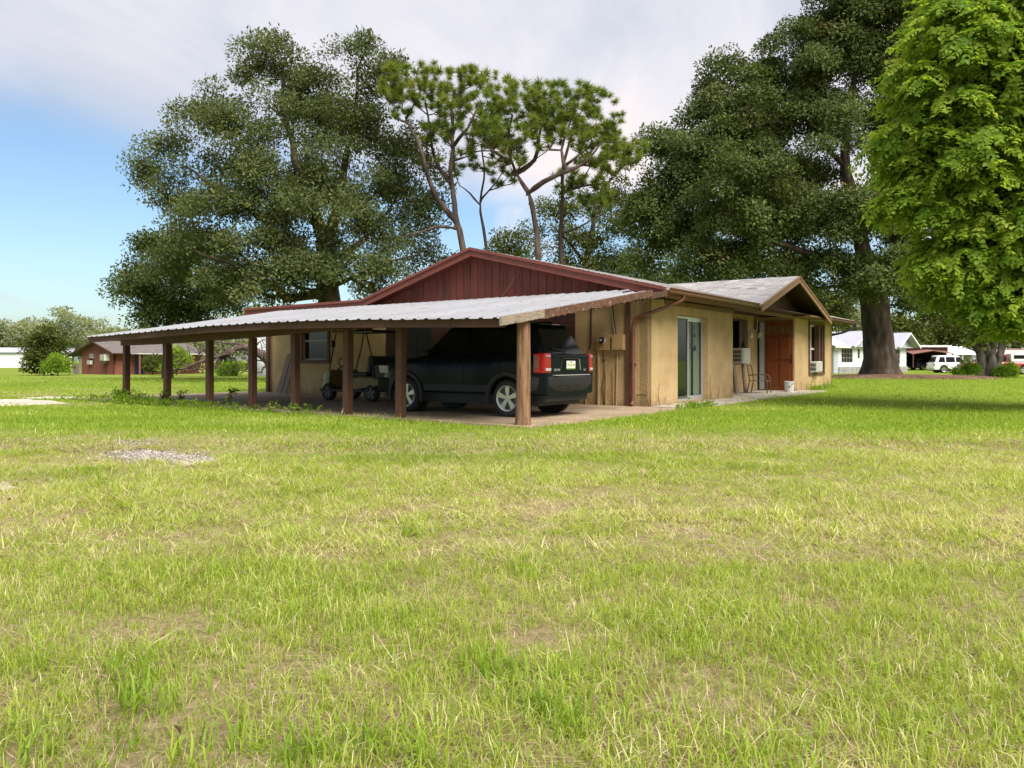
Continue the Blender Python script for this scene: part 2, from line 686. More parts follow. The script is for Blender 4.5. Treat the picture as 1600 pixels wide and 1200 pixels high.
# ================================================================ materials in use
def stucco_mat():
    m = bpy.data.materials.new('stucco')
    nt, N, Lk, P = nt_of(m)
    P.inputs['Roughness'].default_value = 0.9
    P.inputs['Specular IOR Level'].default_value = 0.2
    tc = N.new('ShaderNodeTexCoord')
    n1 = N.new('ShaderNodeTexNoise'); n1.inputs['Scale'].default_value = 1.3; n1.inputs['Detail'].default_value = 7; n1.inputs['Roughness'].default_value = 0.65
    n2 = N.new('ShaderNodeTexNoise'); n2.inputs['Scale'].default_value = 10; n2.inputs['Detail'].default_value = 6; n2.inputs['Distortion'].default_value = 1.5
    n3 = N.new('ShaderNodeTexNoise'); n3.inputs['Scale'].default_value = 3.5; n3.inputs['Detail'].default_value = 8; n3.inputs['Roughness'].default_value = 0.75
    for n in (n1, n2, n3):
        Lk.new(tc.outputs['Object'], n.inputs['Vector'])
    r = N.new('ShaderNodeValToRGB')
    el = r.color_ramp.elements
    el[0].position, el[0].color = 0.3, (0.36, 0.245, 0.118, 1)
    el[1].position, el[1].color = 0.7, (0.51, 0.375, 0.205, 1)
    Lk.new(n1.outputs[0], r.inputs[0])
    # splash dirt low on the wall, worn patches that are paler
    sp = N.new('ShaderNodeSeparateXYZ'); Lk.new(tc.outputs['Object'], sp.inputs[0])
    mz = N.new('ShaderNodeMapRange'); mz.inputs['From Min'].default_value = 0.0; mz.inputs['From Max'].default_value = 0.75
    mz.inputs['To Min'].default_value = 0.30; mz.inputs['To Max'].default_value = -0.15
    Lk.new(sp.outputs[2], mz.inputs[0])
    ad = N.new('ShaderNodeMath'); ad.operation = 'ADD'; Lk.new(n3.outputs[0], ad.inputs[0]); Lk.new(mz.outputs[0], ad.inputs[1])
    th = N.new('ShaderNodeMapRange'); th.inputs['From Min'].default_value = 0.62; th.inputs['From Max'].default_value = 0.84; th.inputs['To Max'].default_value = 0.55
    Lk.new(ad.outputs[0], th.inputs[0])
    x = N.new('ShaderNodeMixRGB'); Lk.new(th.outputs[0], x.inputs[0]); Lk.new(r.outputs[0], x.inputs[1]); x.inputs[2].default_value = (0.16, 0.10, 0.05, 1)
    Lk.new(x.outputs[0], P.inputs['Base Color'])
    b = N.new('ShaderNodeBump'); b.inputs['Strength'].default_value = 0.45; b.inputs['Distance'].default_value = 0.035
    Lk.new(n2.outputs[0], b.inputs['Height']); Lk.new(b.outputs[0], P.inputs['Normal'])
    MATS['stucco'] = m


def attr_mat(name, stops, rough=0.9, bump=0.3, bscale=90, attr='tint', nv=0.18, nscale=30):
    m = bpy.data.materials.new(name)
    nt, N, Lk, P = nt_of(m)
    P.inputs['Roughness'].default_value = rough
    P.inputs['Specular IOR Level'].default_value = 0.25
    a = N.new('ShaderNodeAttribute'); a.attribute_name = attr
    n = N.new('ShaderNodeTexNoise'); n.inputs['Scale'].default_value = nscale; n.inputs['Detail'].default_value = 4
    tc = N.new('ShaderNodeTexCoord'); Lk.new(tc.outputs['Object'], n.inputs['Vector'])
    mm = N.new('ShaderNodeMath'); mm.operation = 'MULTIPLY_ADD'; mm.inputs[1].default_value = nv * 2; mm.inputs[2].default_value = -nv
    Lk.new(n.outputs[0], mm.inputs[0])
    ad = N.new('ShaderNodeMath'); ad.operation = 'ADD'; Lk.new(a.outputs['Fac'], ad.inputs[0]); Lk.new(mm.outputs[0], ad.inputs[1])
    r = N.new('ShaderNodeValToRGB')
    el = r.color_ramp.elements
    while len(el) < len(stops):
        el.new(0.5)
    for e, (p, c) in zip(el, stops):
        e.position = p; e.color = (*c, 1)
    Lk.new(ad.outputs[0], r.inputs[0])
    Lk.new(r.outputs[0], P.inputs['Base Color'])
    if bump:
        nb = N.new('ShaderNodeTexNoise'); nb.inputs['Scale'].default_value = bscale; Lk.new(tc.outputs['Object'], nb.inputs['Vector'])
        b = N.new('ShaderNodeBump'); b.inputs['Strength'].default_value = bump; b.inputs['Distance'].default_value = 0.02
        Lk.new(nb.outputs[0], b.inputs['Height']); Lk.new(b.outputs[0], P.inputs['Normal'])
    MATS[name] = m
    return m


def ground_mat():
    m = bpy.data.materials.new('lawn_soil')
    nt, N, Lk, P = nt_of(m)
    P.inputs['Roughness'].default_value = 1.0
    P.inputs['Specular IOR Level'].default_value = 0.1
    tc = N.new('ShaderNodeTexCoord')
    at = N.new('ShaderNodeAttribute'); at.attribute_name = 'dry'
    big = N.new('ShaderNodeTexNoise'); big.inputs['Scale'].default_value = 0.35; big.inputs['Detail'].default_value = 8; big.inputs['Roughness'].default_value = 0.7
    fine = N.new('ShaderNodeTexNoise'); fine.inputs['Scale'].default_value = 22; fine.inputs['Detail'].default_value = 8; fine.inputs['Roughness'].default_value = 0.8
    for n in (big, fine):
        Lk.new(tc.outputs['Object'], n.inputs['Vector'])
    # bare thatch
    r1 = N.new('ShaderNodeValToRGB'); e = r1.color_ramp.elements
    e[0].position, e[0].color = 0.32, (0.14, 0.09, 0.058, 1)
    e[1].position, e[1].color = 0.62, (0.44, 0.335, 0.215, 1)
    Lk.new(fine.outputs[0], r1.inputs[0])
    # close turf, as it reads far off
    r2 = N.new('ShaderNodeValToRGB'); e = r2.color_ramp.elements
    e[0].position, e[0].color = 0.30, (0.10, 0.165, 0.012, 1)
    e[1].position, e[1].color = 0.72, (0.22, 0.27, 0.03, 1)
    mxn = N.new('ShaderNodeMath'); mxn.operation = 'MULTIPLY_ADD'; mxn.inputs[1].default_value = 0.45
    Lk.new(fine.outputs[0], mxn.inputs[0])
    hb = N.new('ShaderNodeMath'); hb.operation = 'MULTIPLY'; hb.inputs[1].default_value = 0.55; Lk.new(big.outputs[0], hb.inputs[0])
    Lk.new(hb.outputs[0], mxn.inputs[2])
    Lk.new(mxn.outputs[0], r2.inputs[0])
    x = N.new('ShaderNodeMixRGB'); Lk.new(at.outputs['Fac'], x.inputs[0]); Lk.new(r2.outputs[0], x.inputs[1]); Lk.new(r1.outputs[0], x.inputs[2])
    Lk.new(x.outputs[0], P.inputs['Base Color'])
    b = N.new('ShaderNodeBump'); b.inputs['Strength'].default_value = 0.8; b.inputs['Distance'].default_value = 0.03
    Lk.new(fine.outputs[0], b.inputs['Height']); Lk.new(b.outputs[0], P.inputs['Normal'])
    MATS['lawn_soil'] = m


stucco_mat()
ground_mat()
mat('redwood_trim', (0.18, 0.048, 0.032), 0.65, 0.16, 5, 0.15, 40, c2=(0.10, 0.035, 0.025), c2s=2.5, c2t=0.56)
mat('redwood_siding', (0.155, 0.036, 0.024), 0.75, 0.22, 4, 0.25, 60, stretch=(4, 4, 0.5), c2=(0.085, 0.024, 0.018), c2s=1.5, c2t=0.55, orand=0.16)
mat('brown_trim', (0.095, 0.045, 0.025), 0.7, 0.2, 5, 0.2, 40)
mat('tan_trim', (0.19, 0.105, 0.05), 0.7, 0.2, 4, 0.2, 40)
mat('gutter_brown', (0.15, 0.055, 0.032), 0.4, 0.15, 3, c2=(0.10, 0.05, 0.035), c2s=2, c2t=0.57)
mat('post_brown', (0.085, 0.034, 0.017), 0.7, 0.3, 7, 0.4, 50, stretch=(3, 3, 0.6), c2=(0.045, 0.022, 0.015), c2s=3)
mat('log_wood', (0.24, 0.135, 0.07), 0.85, 0.35, 5, 0.7, 26, stretch=(5, 5, 0.45), c2=(0.10, 0.045, 0.025), c2s=3.5, c2t=0.5)
mat('rotten_wood', (0.105, 0.048, 0.027), 0.95, 0.5, 9, 1.0, 30, c2=(0.30, 0.23, 0.17), c2s=13, c2t=0.58, c2w=0.08)
mat('grey_wood', (0.27, 0.22, 0.165), 0.9, 0.3, 6, 0.5, 40, stretch=(1, 5, 5), c2=(0.13, 0.10, 0.07), c2s=4)
mat('plank_wood', (0.20, 0.16, 0.125), 0.9, 0.3, 6, 0.5, 40, stretch=(6, 6, 0.6), c2=(0.10, 0.075, 0.055), c2s=3)
mat('raw_beam', (0.07, 0.035, 0.02), 0.85, 0.3, 6, 0.3, 40)
mat('galvanized', (0.285, 0.29, 0.315), 0.5, 0.13, 2.2, 0.0, 40, metal=0.15, c2=(0.22, 0.205, 0.205), c2s=1.6, c2t=0.55, c2w=0.1, stretch=(0.4, 3, 1), orand=0.07)
mat('concrete', (0.34, 0.25, 0.17), 0.75, 0.25, 1.2, 0.25, 50, c2=(0.22, 0.16, 0.11), c2s=0.8, c2t=0.5, c2w=0.15)
mat('concrete_pale', (0.40, 0.36, 0.30), 0.85, 0.25, 2.0, 0.4, 40, c2=(0.22, 0.19, 0.15), c2s=1.7, c2t=0.52)
mat('roof_deck', (0.33, 0.315, 0.31), 0.95, 0.25, 18, 0.5, 60)
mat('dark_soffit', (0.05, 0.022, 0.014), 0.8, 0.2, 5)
mat('black', (0.008, 0.008, 0.009), 0.6, 0.1)
mat('interior', (0.03, 0.028, 0.025), 0.9, 0.1)
mat('alu', (0.55, 0.55, 0.55), 0.4, 0.08, 5, metal=0.6)
mat('alu_dark', (0.10, 0.10, 0.10), 0.45, 0.08, 5, metal=0.3)
mat('white_paint', (0.72, 0.72, 0.70), 0.5, 0.05, 4)
mat('white_plastic', (0.68, 0.67, 0.62), 0.45, 0.06, 4, c2=(0.45, 0.43, 0.38), c2s=4, c2t=0.62)
mat('grille_grey', (0.30, 0.30, 0.27), 0.6, 0.1, 8)
mat('curtain', (0.75, 0.73, 0.66), 0.9, 0.06, 4)
mat('box_tan', (0.36, 0.235, 0.105), 0.6, 0.12, 4)
mat('door_wood', (0.175, 0.042, 0.010), 0.4, 0.2, 4, 0.1, 50, coat=0.15, stretch=(3, 3, 0.4))
mat('grey_door', (0.40, 0.45, 0.50), 0.5, 0.06, 4)
mat('chrome', (0.6, 0.6, 0.6), 0.2, 0.03, 4, metal=1.0)
mat('chair_metal', (0.13, 0.085, 0.055), 0.5, 0.1, 4, metal=0.2)
mat('cable_dark', (0.03, 0.025, 0.02), 0.7, 0.1)
mat('vine_dry', (0.075, 0.045, 0.022), 0.9, 0.3)
glass_mat('pane_dark', (0.25, 0.27, 0.27), 0.25)
glass_mat('pane_clear', (0.85, 0.9, 0.88), 0.78)
mat('amber_pane', (0.16, 0.10, 0.055), 0.2, 0.15, 6)
attr_mat('shingle', [(0.0, (0.24, 0.215, 0.20)), (0.5, (0.38, 0.36, 0.36)), (1.0, (0.50, 0.48, 0.48))])
attr_mat('crushed_shell', [(0.0, (0.30, 0.23, 0.17)), (0.5, (0.50, 0.44, 0.38)), (1.0, (0.66, 0.61, 0.56))], bump=0.9, bscale=28, nv=0.45, nscale=9)
attr_mat('mulch', [(0.0, (0.05, 0.028, 0.018)), (0.5, (0.12, 0.065, 0.042)), (1.0, (0.20, 0.125, 0.085))], bump=1.0, bscale=14, nv=0.5, nscale=3)


# ================================================================ ground
def ground_full(x, y):
    """height of the lawn: level round the house, a little uneven elsewhere"""
    x, y = np.asarray(x, float), np.asarray(y, float)
    a = (x - C0[0]) * U[0] + (y - C0[1]) * U[1]
    b = (x - C0[0]) * V[0] + (y - C0[1]) * V[1]
    d = np.maximum(np.maximum(-7.0 - a, a - 18), np.maximum(-2.2 - b, b - 16))
    k = np.clip(d / 3.0, 0, 1)
    return ground_z(x, y) + k * (fbm(x, y, 4.0, 3, 3) - 0.5) * 0.10 + k * (fbm(x, y, 0.8, 9, 2) - 0.5) * 0.035


def dryness(x, y):
    """how much dead thatch shows: most close to us and in worn bands, least by the house and far off"""
    x, y = np.asarray(x, float), np.asarray(y, float)
    n = fbm(x, y, 2.2, 21, 4)
    n2 = fbm(x * 0.35, y, 1.3, 33, 4)
    base = np.interp(y, [0, 3, 5, 8, 11, 14, 20, 40], [0.56, 0.56, 0.53, 0.44, 0.26, 0.14, 0.10, 0.05])
    right = np.clip((x - 2) / 6, 0, 1) * np.clip((y - 4) / 4, 0, 1)
    d = base + (n - 0.5) * 0.9 + (n2 - 0.5) * 0.7 - right * 0.16
    return np.clip(d, 0, 1)


def build_ground():
    xs = np.concatenate([-np.geomspace(900, 22, 26), np.linspace(-20, 24, 148), np.geomspace(26, 900, 26)])
    ys = np.concatenate([-np.geomspace(300, 3, 10), np.linspace(-2, 34, 132), np.geomspace(35, 1300, 60)])
    X, Y = np.meshgrid(xs, ys)
    Z = ground_full(X, Y)
    v = np.stack([X, Y, Z], -1).reshape(-1, 3)
    nx = len(xs)
    i, j = np.meshgrid(np.arange(nx - 1), np.arange(len(ys) - 1))
    q = (j * nx + i).ravel()
    t = np.concatenate([np.stack([q, q + 1, q + nx + 1], 1), np.stack([q, q + nx + 1, q + nx], 1)])
    dry = np.clip((dryness(v[:, 0], v[:, 1]) - 0.12) * 1.6, 0.0, 1)
    dry = np.where(v[:, 1] < 12, np.maximum(dry, np.interp(v[:, 1], [0, 6, 12], [0.95, 0.8, 0.45])), dry)
    o = mesh_from_arrays('lawn', v, t, 'lawn_soil', {'dry': dry})
    tag(o, kind='structure')


build_ground()
PATCHES = []


def patch(name, poly, m, lift=0.008, seed=1, soft=0.35, kind='structure', mound=0.0):
    """a worn or bare area of irregular outline lying on the lawn"""
    poly = np.array(poly, float)
    PATCHES.append(poly)
    c = poly.mean(0)
    # resample and roughen the outline
    pts = []
    for k in range(len(poly)):
        a, b = poly[k], poly[(k + 1) % len(poly)]
        nseg = max(3, int(np.linalg.norm(b - a) / 0.12))
        for t in np.arange(nseg) / nseg:
            pts.append(a + (b - a) * t)
    pts = np.array(pts)
    n = fbm(pts[:, 0] * 3, pts[:, 1] * 3, 1.0, seed, 4) - 0.5
    d = pts - c
    pts = c + d * (1 + n[:, None] * soft * 2)
    rings = [c[None] + (pts - c) * s for s in (1, 0.92, 0.75, 0.5, 0.25)]
    v = np.concatenate(rings + [c[None]])
    m_ = len(pts)
    tris = []
    for r in range(4):
        for k in range(m_):
            j = (k + 1) % m_
            tris += [(r * m_ + k, r * m_ + j, (r + 1) * m_ + j), (r * m_ + k, (r + 1) * m_ + j, (r + 1) * m_ + k)]
    for k in range(m_):
        tris.append((4 * m_ + k, 4 * m_ + (k + 1) % m_, 5 * m_))
    z = ground_full(v[:, 0], v[:, 1]) + lift
    z[:m_] -= lift + 0.01
    if mound:
        z += mound * np.concatenate([np.full(m_, k) for k in (0, 0.35, 0.7, 0.9, 1.0)] + [[1.0]])
    o = mesh_from_arrays(name, np.column_stack([v, z]), np.array(tris), m, {'tint': fbm(v[:, 0], v[:, 1], 0.7, seed + 5, 3)})
    return tag(o, kind=kind)


def gp(px, py):
    y = H * F / (py - HZ)
    return ((px - 800) / F * y, y)


patch('shell_patch', [gp(178, 711), gp(240, 703), gp(280, 710), gp(268, 719), gp(215, 720)], 'crushed_shell', 0.006, 4, 0.5)
patch('shell_patch', [gp(245, 714), gp(292, 711), gp(345, 719), gp(322, 727), gp(285, 730), gp(250, 723)], 'crushed_shell', 0.007, 5, 0.5)
patch('shell_patch', [(-20, 17.6), (-13.8, 17.9), (-11.2, 19.3), (-12.0, 20.6), (-14.5, 21.6), (-20, 21.6)], 'crushed_shell', 0.035, 7, 0.25)
patch('shell_patch', [(-14.2, 22.2), (-12.4, 22.3), (-12.2, 23.0), (-14.0, 23.2)], 'crushed_shell', 0.015, 8, 0.25)
patch('shell_patch', [gp(-8, 757), gp(14, 755), gp(26, 761), gp(10, 768), gp(-10, 766)], 'crushed_shell', 0.008, 11, 0.4)
patch('mulch_bed', [(21.0, 46.8), (24.5, 45.2), (28.5, 45.8), (31.0, 48.5), (30.5, 53), (26, 55), (22, 54), (20, 50)], 'mulch', 0.05, 13, 0.12, mound=0.22)
patch('far_path', [(22.0, 62.2), (27, 61.8), (29.5, 62.4), (29, 63.6), (24, 63.8)], 'crushed_shell', 0.04, 17, 0.1)


# loose chips of shell on and round the bare spots
rgc = np.random.default_rng(61)
cpos = []
for (qx, qy, sx, sy, n_) in ((225, 712, 60, 8, 1700), (285, 719, 60, 8, 1900), (215, 692, 38, 4, 420), (330, 716, 30, 5, 200), (8, 760, 18, 4, 150)):
    for _ in range(n_):
        x_, y_ = gp(qx + rgc.normal(0, sx * 0.62), qy + rgc.normal(0, sy * 0.62))
        cpos.append((x_, y_))
cpos = np.array(cpos)
CHIP = []
for _ in range(4):
    v_ = rgc.normal(size=(5, 3)) * np.array([1, 1, 0.45])
    v_ /= np.abs(v_).max()
    CHIP.append((v_, np.array([(0, 1, 2), (0, 2, 3), (0, 3, 1), (4, 2, 1), (4, 3, 2), (4, 1, 3)]), np.full(5, rgc.uniform(-0.15, 0.15))))
zc_ = ground_full(cpos[:, 0], cpos[:, 1]) + 0.008
o_ = bake('shell_gravel', CHIP, np.column_stack([cpos, zc_]), frames(np.column_stack([rgc.normal(0, .3, len(cpos)), rgc.normal(0, .3, len(cpos)), np.ones(len(cpos))]), rgc.uniform(0, 6.28, len(cpos))),
          rgc.uniform(0.010, 0.032, len(cpos)), rgc.uniform(0.5, 1.0, len(cpos)), 'crushed_shell', None, rgc)
tag(o_, kind='stuff')

# ================================================================ slab and walk (local frame of the house)
def local_root_struct(mb, name, m, bevel=0.0):
    o = mb.build(name, m, None, bevel=bevel)
    o.location = (C0[0], C0[1], 0)
    o.rotation_euler = (0, 0, HROT)
    return tag(o, kind='structure')


def slab_poly(a0, a1, b0, b1, seed, jit=0.05):
    """outline with a crumbled edge"""
    rng = random.Random(seed)
    pts = []
    def edge(p, q):
        n = max(2, int(math.dist(p, q) / 0.35))
        for k in range(n):
            t = k / n
            pts.append((p[0] + (q[0] - p[0]) * t + rng.uniform(-jit, jit), p[1] + (q[1] - p[1]) * t + rng.uniform(-jit, jit)))
    c = [(a0, b0), (a1, b0), (a1, b1), (a0, b1)]
    for k in range(4):
        edge(c[k], c[(k + 1) % 4])
    return pts


local_root_struct(MB().prism(slab_poly(-6.02, -0.02, -0.95, 5.0, 3), -0.25, 0.03, 'z'), 'concrete_slab', 'concrete')
local_root_struct(MB().prism(slab_poly(-6.0, -0.02, 5.03, 15.2, 4, 0.03), -0.25, 0.026, 'z'), 'concrete_slab', 'concrete')
local_root_struct(MB().prism(slab_poly(0.03, 4.9, -0.95, -0.02, 5), -0.25, 0.034, 'z'), 'concrete_walk', 'concrete_pale')
local_root_struct(MB().prism(slab_poly(4.93, 12.4, -0.85, 1.28, 6, 0.03), -0.25, 0.03, 'z'), 'concrete_walk', 'concrete_pale')

# ================================================================ the house
house = empty('house', 'tan stucco house with red brown gable, attached metal carport and orange front door', 'house', (C0[0], C0[1], 0), HROT)


def wall_sheet(mb, o, d, n, w, h, holes, t=0.2, z0=0.0):
    """a wall of thickness t: origin o (2d), along d, outward normal n, with holes (s0, s1, z0, z1) and their reveals"""
    xs = sorted({0.0, w} | {x for q in holes for x in q[:2]})
    zs = sorted({z0, h} | {z for q in holes for z in q[2:]})
    def P(s, z, k):
        return (o[0] + d[0] * s - n[0] * k, o[1] + d[1] * s - n[1] * k, z)
    for i in range(len(xs) - 1):
        for j in range(len(zs) - 1):
            a, b, c, e = xs[i], xs[i + 1], zs[j], zs[j + 1]
            if any(q[0] - 1e-6 <= a and b <= q[1] + 1e-6 and q[2] - 1e-6 <= c and e <= q[3] + 1e-6 for q in holes):
                continue
            mb.add([P(a, c, 0), P(b, c, 0), P(b, e, 0), P(a, e, 0)], [(0, 1, 2, 3)])
            mb.add([P(a, c, t), P(b, c, t), P(b, e, t), P(a, e, t)], [(3, 2, 1, 0)])
    for a, b, c, e in holes:
        for s in (a, b):
            mb.add([P(s, c, 0), P(s, c, t), P(s, e, t), P(s, e, 0)], [(0, 1, 2, 3)])
        for z in (c, e):
            mb.add([P(a, z, 0), P(b, z, 0), P(b, z, t), P(a, z, t)], [(0, 1, 2, 3)])
    for s in (0, w):
        mb.add([P(s, z0, 0), P(s, z0, t), P(s, h, t), P(s, h, 0)], [(0, 1, 2, 3)])
    mb.add([P(0, h, 0), P(w, h, 0), P(w, h, t), P(0, h, t)], [(0, 1, 2, 3)])
    return mb


HB = 1.3                               # depth of the porch
wl_ = MB()
# gable wall, with the shuttered window far along it
wall_sheet(wl_, (0, 14.13), (0, -1), (-1, 0), 14.13, 2.56, [(14.13 - 12.34, 14.13 - 11.09, 1.12, 2.1)])
# front: left room with the sliding door, porch back wall, wing
wall_sheet(wl_, (0.0, 0), (1, 0), (0, -1), 5.43, 2.56, [(1.66, 3.6, 0.06, 2.24)])
wall_sheet(wl_, (5.43, HB), (1, 0), (0, -1), 5.97, 2.70, [(3.05, 4.30, 1.0, 2.45)])
wall_sheet(wl_, (11.40, 0), (1, 0), (0, -1), 5.06, 2.60, [(1.78, 3.75, 0.62, 2.46)], t=0.26)
w2 = MB()
wall_sheet(w2, (5.43, 0.2), (0, 1), (1, 0), 1.1, 2.56, [])
wall_sheet(w2, (11.40, HB + 0.0), (0, -1), (-1, 0), HB - 0.26, 2.64, [], t=0.15)
wl_.add(w2.v, w2.f)
wall_sheet(wl_, (16.46, 0), (0, 1), (1, 0), 14.13, 2.60, [])
wall_sheet(wl_, (16.46, 14.13), (-1, 0), (0, 1), 16.46, 2.56, [])
wl_.build('wall', 'stucco', house)
# dark rooms behind the openings
MB().box(0.4, 16.2, 1.75, 13.9, 0.02, 2.5).build('room_core', 'interior', house)
MB().box(0.02, 16.4, 0.02, 14.1, -0.2, 0.015).build('floor', 'interior', house)


# ---- gable siding, board by board
def rake_top(b):
    return np.interp(b, [-0.68, 4.95, 9.12, 14.9], [2.70, 4.08, 2.88, 2.85])


rng = random.Random(5)
MB().prism([(-0.5, 2.5), (8.95, 2.5), (8.95, 2.68), (4.95, 3.86), (-0.5, 2.53)], 0.004, 0.06, 'x').build('gable_backing', 'dark_soffit', house)
b = -0.42
while b < 8.7:
    w = 0.247
    b1 = min(b + w - 0.014, 8.85)
    za, zb = rake_top(b) - 0.10, rake_top(b1) - 0.10
    zlo = 2.565 + rng.uniform(-0.004, 0.004)
    if max(za, zb) > zlo + 0.03:
        poly = [(b, zlo), (b1, zlo), (b1, zb)]
        if b < 4.95 < b1:
            poly.append((4.95, 3.98))
        poly.append((b, za))
        MB().prism(poly, -0.022 - rng.uniform(0, 0.004), 0.003, 'x').build('siding_board', 'redwood_siding', house)
    b += w


# ---- the stretch of the carport wall that is dark maroon boarding, with a black door in it
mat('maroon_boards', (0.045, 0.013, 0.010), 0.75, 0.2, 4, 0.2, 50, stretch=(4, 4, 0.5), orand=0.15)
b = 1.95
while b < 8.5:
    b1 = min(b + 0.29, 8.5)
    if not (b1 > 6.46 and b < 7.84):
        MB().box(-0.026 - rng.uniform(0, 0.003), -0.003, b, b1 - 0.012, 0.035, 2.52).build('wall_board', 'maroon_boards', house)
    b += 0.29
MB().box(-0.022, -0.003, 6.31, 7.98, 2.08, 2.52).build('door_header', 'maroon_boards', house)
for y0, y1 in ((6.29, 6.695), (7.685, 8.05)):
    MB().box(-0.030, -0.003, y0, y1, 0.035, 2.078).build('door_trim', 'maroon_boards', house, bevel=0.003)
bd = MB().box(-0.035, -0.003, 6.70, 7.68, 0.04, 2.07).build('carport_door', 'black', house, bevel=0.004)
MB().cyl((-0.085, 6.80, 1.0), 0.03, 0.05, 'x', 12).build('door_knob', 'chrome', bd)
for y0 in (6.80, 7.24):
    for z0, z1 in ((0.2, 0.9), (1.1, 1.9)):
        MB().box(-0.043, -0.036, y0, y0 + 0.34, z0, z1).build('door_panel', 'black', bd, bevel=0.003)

# ---- rakes: wide board and the narrow trim above it
def rake(bz, name, m, a0, a1, top, bot):
    (b0, z0), (b1, z1) = bz
    MB().prism([(b0, z0 - bot), (b1, z1 - bot), (b1, z1 - top), (b0, z0 - top)], a0, a1, 'x').build(name, m, house)


for b0, z0, b1, z1 in ((-0.66, 2.70, 4.947, 4.075), (4.953, 4.075, 9.117, 2.885), (9.123, 2.885, 14.9, 2.85)):
    rake(((b0, z0), (b1, z1)), 'rake_board', 'redwood_trim', -0.40, -0.365, 0.05, 0.215)
    rake(((b0, z0), (b1, z1)), 'rake_trim', 'redwood_trim', -0.45, -0.36, -0.016, 0.055)
MB().box(-0.395, -0.33, 14.905, 14.93, 2.62, 2.84).build('rake_end', 'redwood_trim', house)
# rake soffit
MB().add([(-0.364, -0.5, 2.56), (-0.02, -0.5, 2.56), (-0.02, 4.95, 3.93), (-0.364, 4.95, 3.93), (-0.02, 8.9, 2.74), (-0.364, 8.9, 2.74)],
         [(0, 1, 2, 3), (3, 2, 4, 5)]).build('rake_soffit', 'redwood_siding', house)

# ---- roofs
def main_front(bb):
    return 2.72 + (bb + 0.66) * (4.088 - 2.72) / 5.61


mr = MB()
AR = -0.425


def deck(a0, a1, b0, z0, b1, z1):
    mr.add([(a0, b0, z0), (a1, b0, z0), (a1, b1, z1), (a0, b1, z1)] + [(a0, b0, z0 - 0.05), (a1, b0, z0 - 0.05), (a1, b1, z1 - 0.05), (a0, b1, z1 - 0.05)],
           [(0, 1, 2, 3), (7, 6, 5, 4), (0, 4, 5, 1), (1, 5, 6, 2), (2, 6, 7, 3), (3, 7, 4, 0)])


for a0, a1, b0 in ((AR, 5.78, -0.66), (5.78, 12.75, 0.17), (12.75, 17.3, -0.66)):
    deck(a0, a1, b0, main_front(b0) - 0.008, 4.95, 4.08)
deck(AR, 17.3, 4.95, 4.08, 9.12, 2.886)
deck(AR, 17.3, 9.12, 2.886, 15.0, 2.856)
roof = mr.build('roof', 'roof_deck', house)
# entry gable across the front, ridge running back from us
GA, GZ, GB = 9.2, 3.80, -0.78
GSL = (GZ - 2.70) / 3.6
gr = MB()
for sgn, aw in ((-1, 3.62), (1, 3.95)):
    za = GZ - GSL * aw
    a1 = GA + sgn * aw
    gr.add([(GA, GB, GZ), (a1, GB, za), (a1, 4.4, za), (GA, 4.4, GZ), (GA, GB, GZ - 0.05), (a1, GB, za - 0.05), (a1, 4.4, za - 0.05), (GA, 4.4, GZ - 0.05)],
           [(0, 1, 2, 3), (7, 6, 5, 4), (0, 4, 5, 1), (1, 5, 6, 2), (2, 6, 7, 3)])
gable_roof = gr.build('gable_roof', 'roof_deck', house)


def shingle_field(parent, origin, along, down, ncol, nrow, tab=0.31, exp=0.145, keep=None, seed=1, m='shingle', thick=0.012):
    """courses of tabs, each slightly off, joined into one part; origin at the ridge end"""
    rg = np.random.default_rng(seed)
    o, al, dn = (np.array(x, float) for x in (origin, along, down))
    al /= np.linalg.norm(al); dn /= np.linalg.norm(dn)
    nr = np.cross(al, dn)
    if nr[2] < 0:
        nr = -nr
    vs, fs, tt = [], [], []
    for r in range(nrow):
        sh = rg.uniform(0, tab)
        for c in range(-1, ncol + 1):
            s0 = max(c * tab + sh, 0) + 0.004
            s1 = min((c + 1) * tab + sh, ncol * tab) - 0.004
            if s1 - s0 < 0.05:
                continue
            p = o + al * (s0 + s1) / 2 + dn * (r + 0.5) * exp
            if keep and not keep(p):
                continue
            d0, d1 = r * exp, (r + 1) * exp + 0.012 + rg.uniform(-0.004, 0.006)
            lo, hi = 0.004, thick + rg.uniform(0, 0.004)
            q = [o + al * s + dn * d + nr * k for s, d, k in ((s0, d0, lo), (s1, d0, lo), (s1, d1, hi), (s0, d1, hi), (s0, d1, 0.001), (s1, d1, 0.001))]
            i = len(vs)
            vs += q
            fs += [(i, i + 1, i + 2), (i, i + 2, i + 3), (i + 3, i + 2, i + 5), (i + 3, i + 5, i + 4)]
            tt += [float(np.clip(rg.normal(0.55, 0.22), 0, 1))] * 6
    ob = mesh_from_arrays('shingles', np.array(vs), np.array(fs), m, {'tint': np.array(tt)}, parent, smooth=False)
    ob['kind'] = 'stuff'
    return ob


shingle_field(house, (GA, GB + 0.01, GZ + 0.002), (0, 1, 0), (-1, 0, -GSL), 17, 26, keep=lambda p: p[2] > main_front(p[1]) - 0.03, seed=3)
shingle_field(house, (-0.44, -0.66 + 0.75 * 5.61, main_front(-0.66 + 0.75 * 5.61) + 0.0), (1, 0, 0), (0, -5.61, -1.372), 46, 29,
              keep=lambda p: not (p[0] > 5.6 and p[2] < GZ - GSL * (GA - p[0]) + 0.02), seed=4)

# entry gable trim
def lrake(sgn, aw, name, m, b0, b1, top, bot):
    a1 = GA + sgn * aw
    z1 = GZ - GSL * aw
    s = 0.003 * sgn
    MB().prism([(GA + s, GZ - bot), (a1, z1 - bot), (a1, z1 - top), (GA + s, GZ - top)], b0, b1, 'y').build(name, m, house)


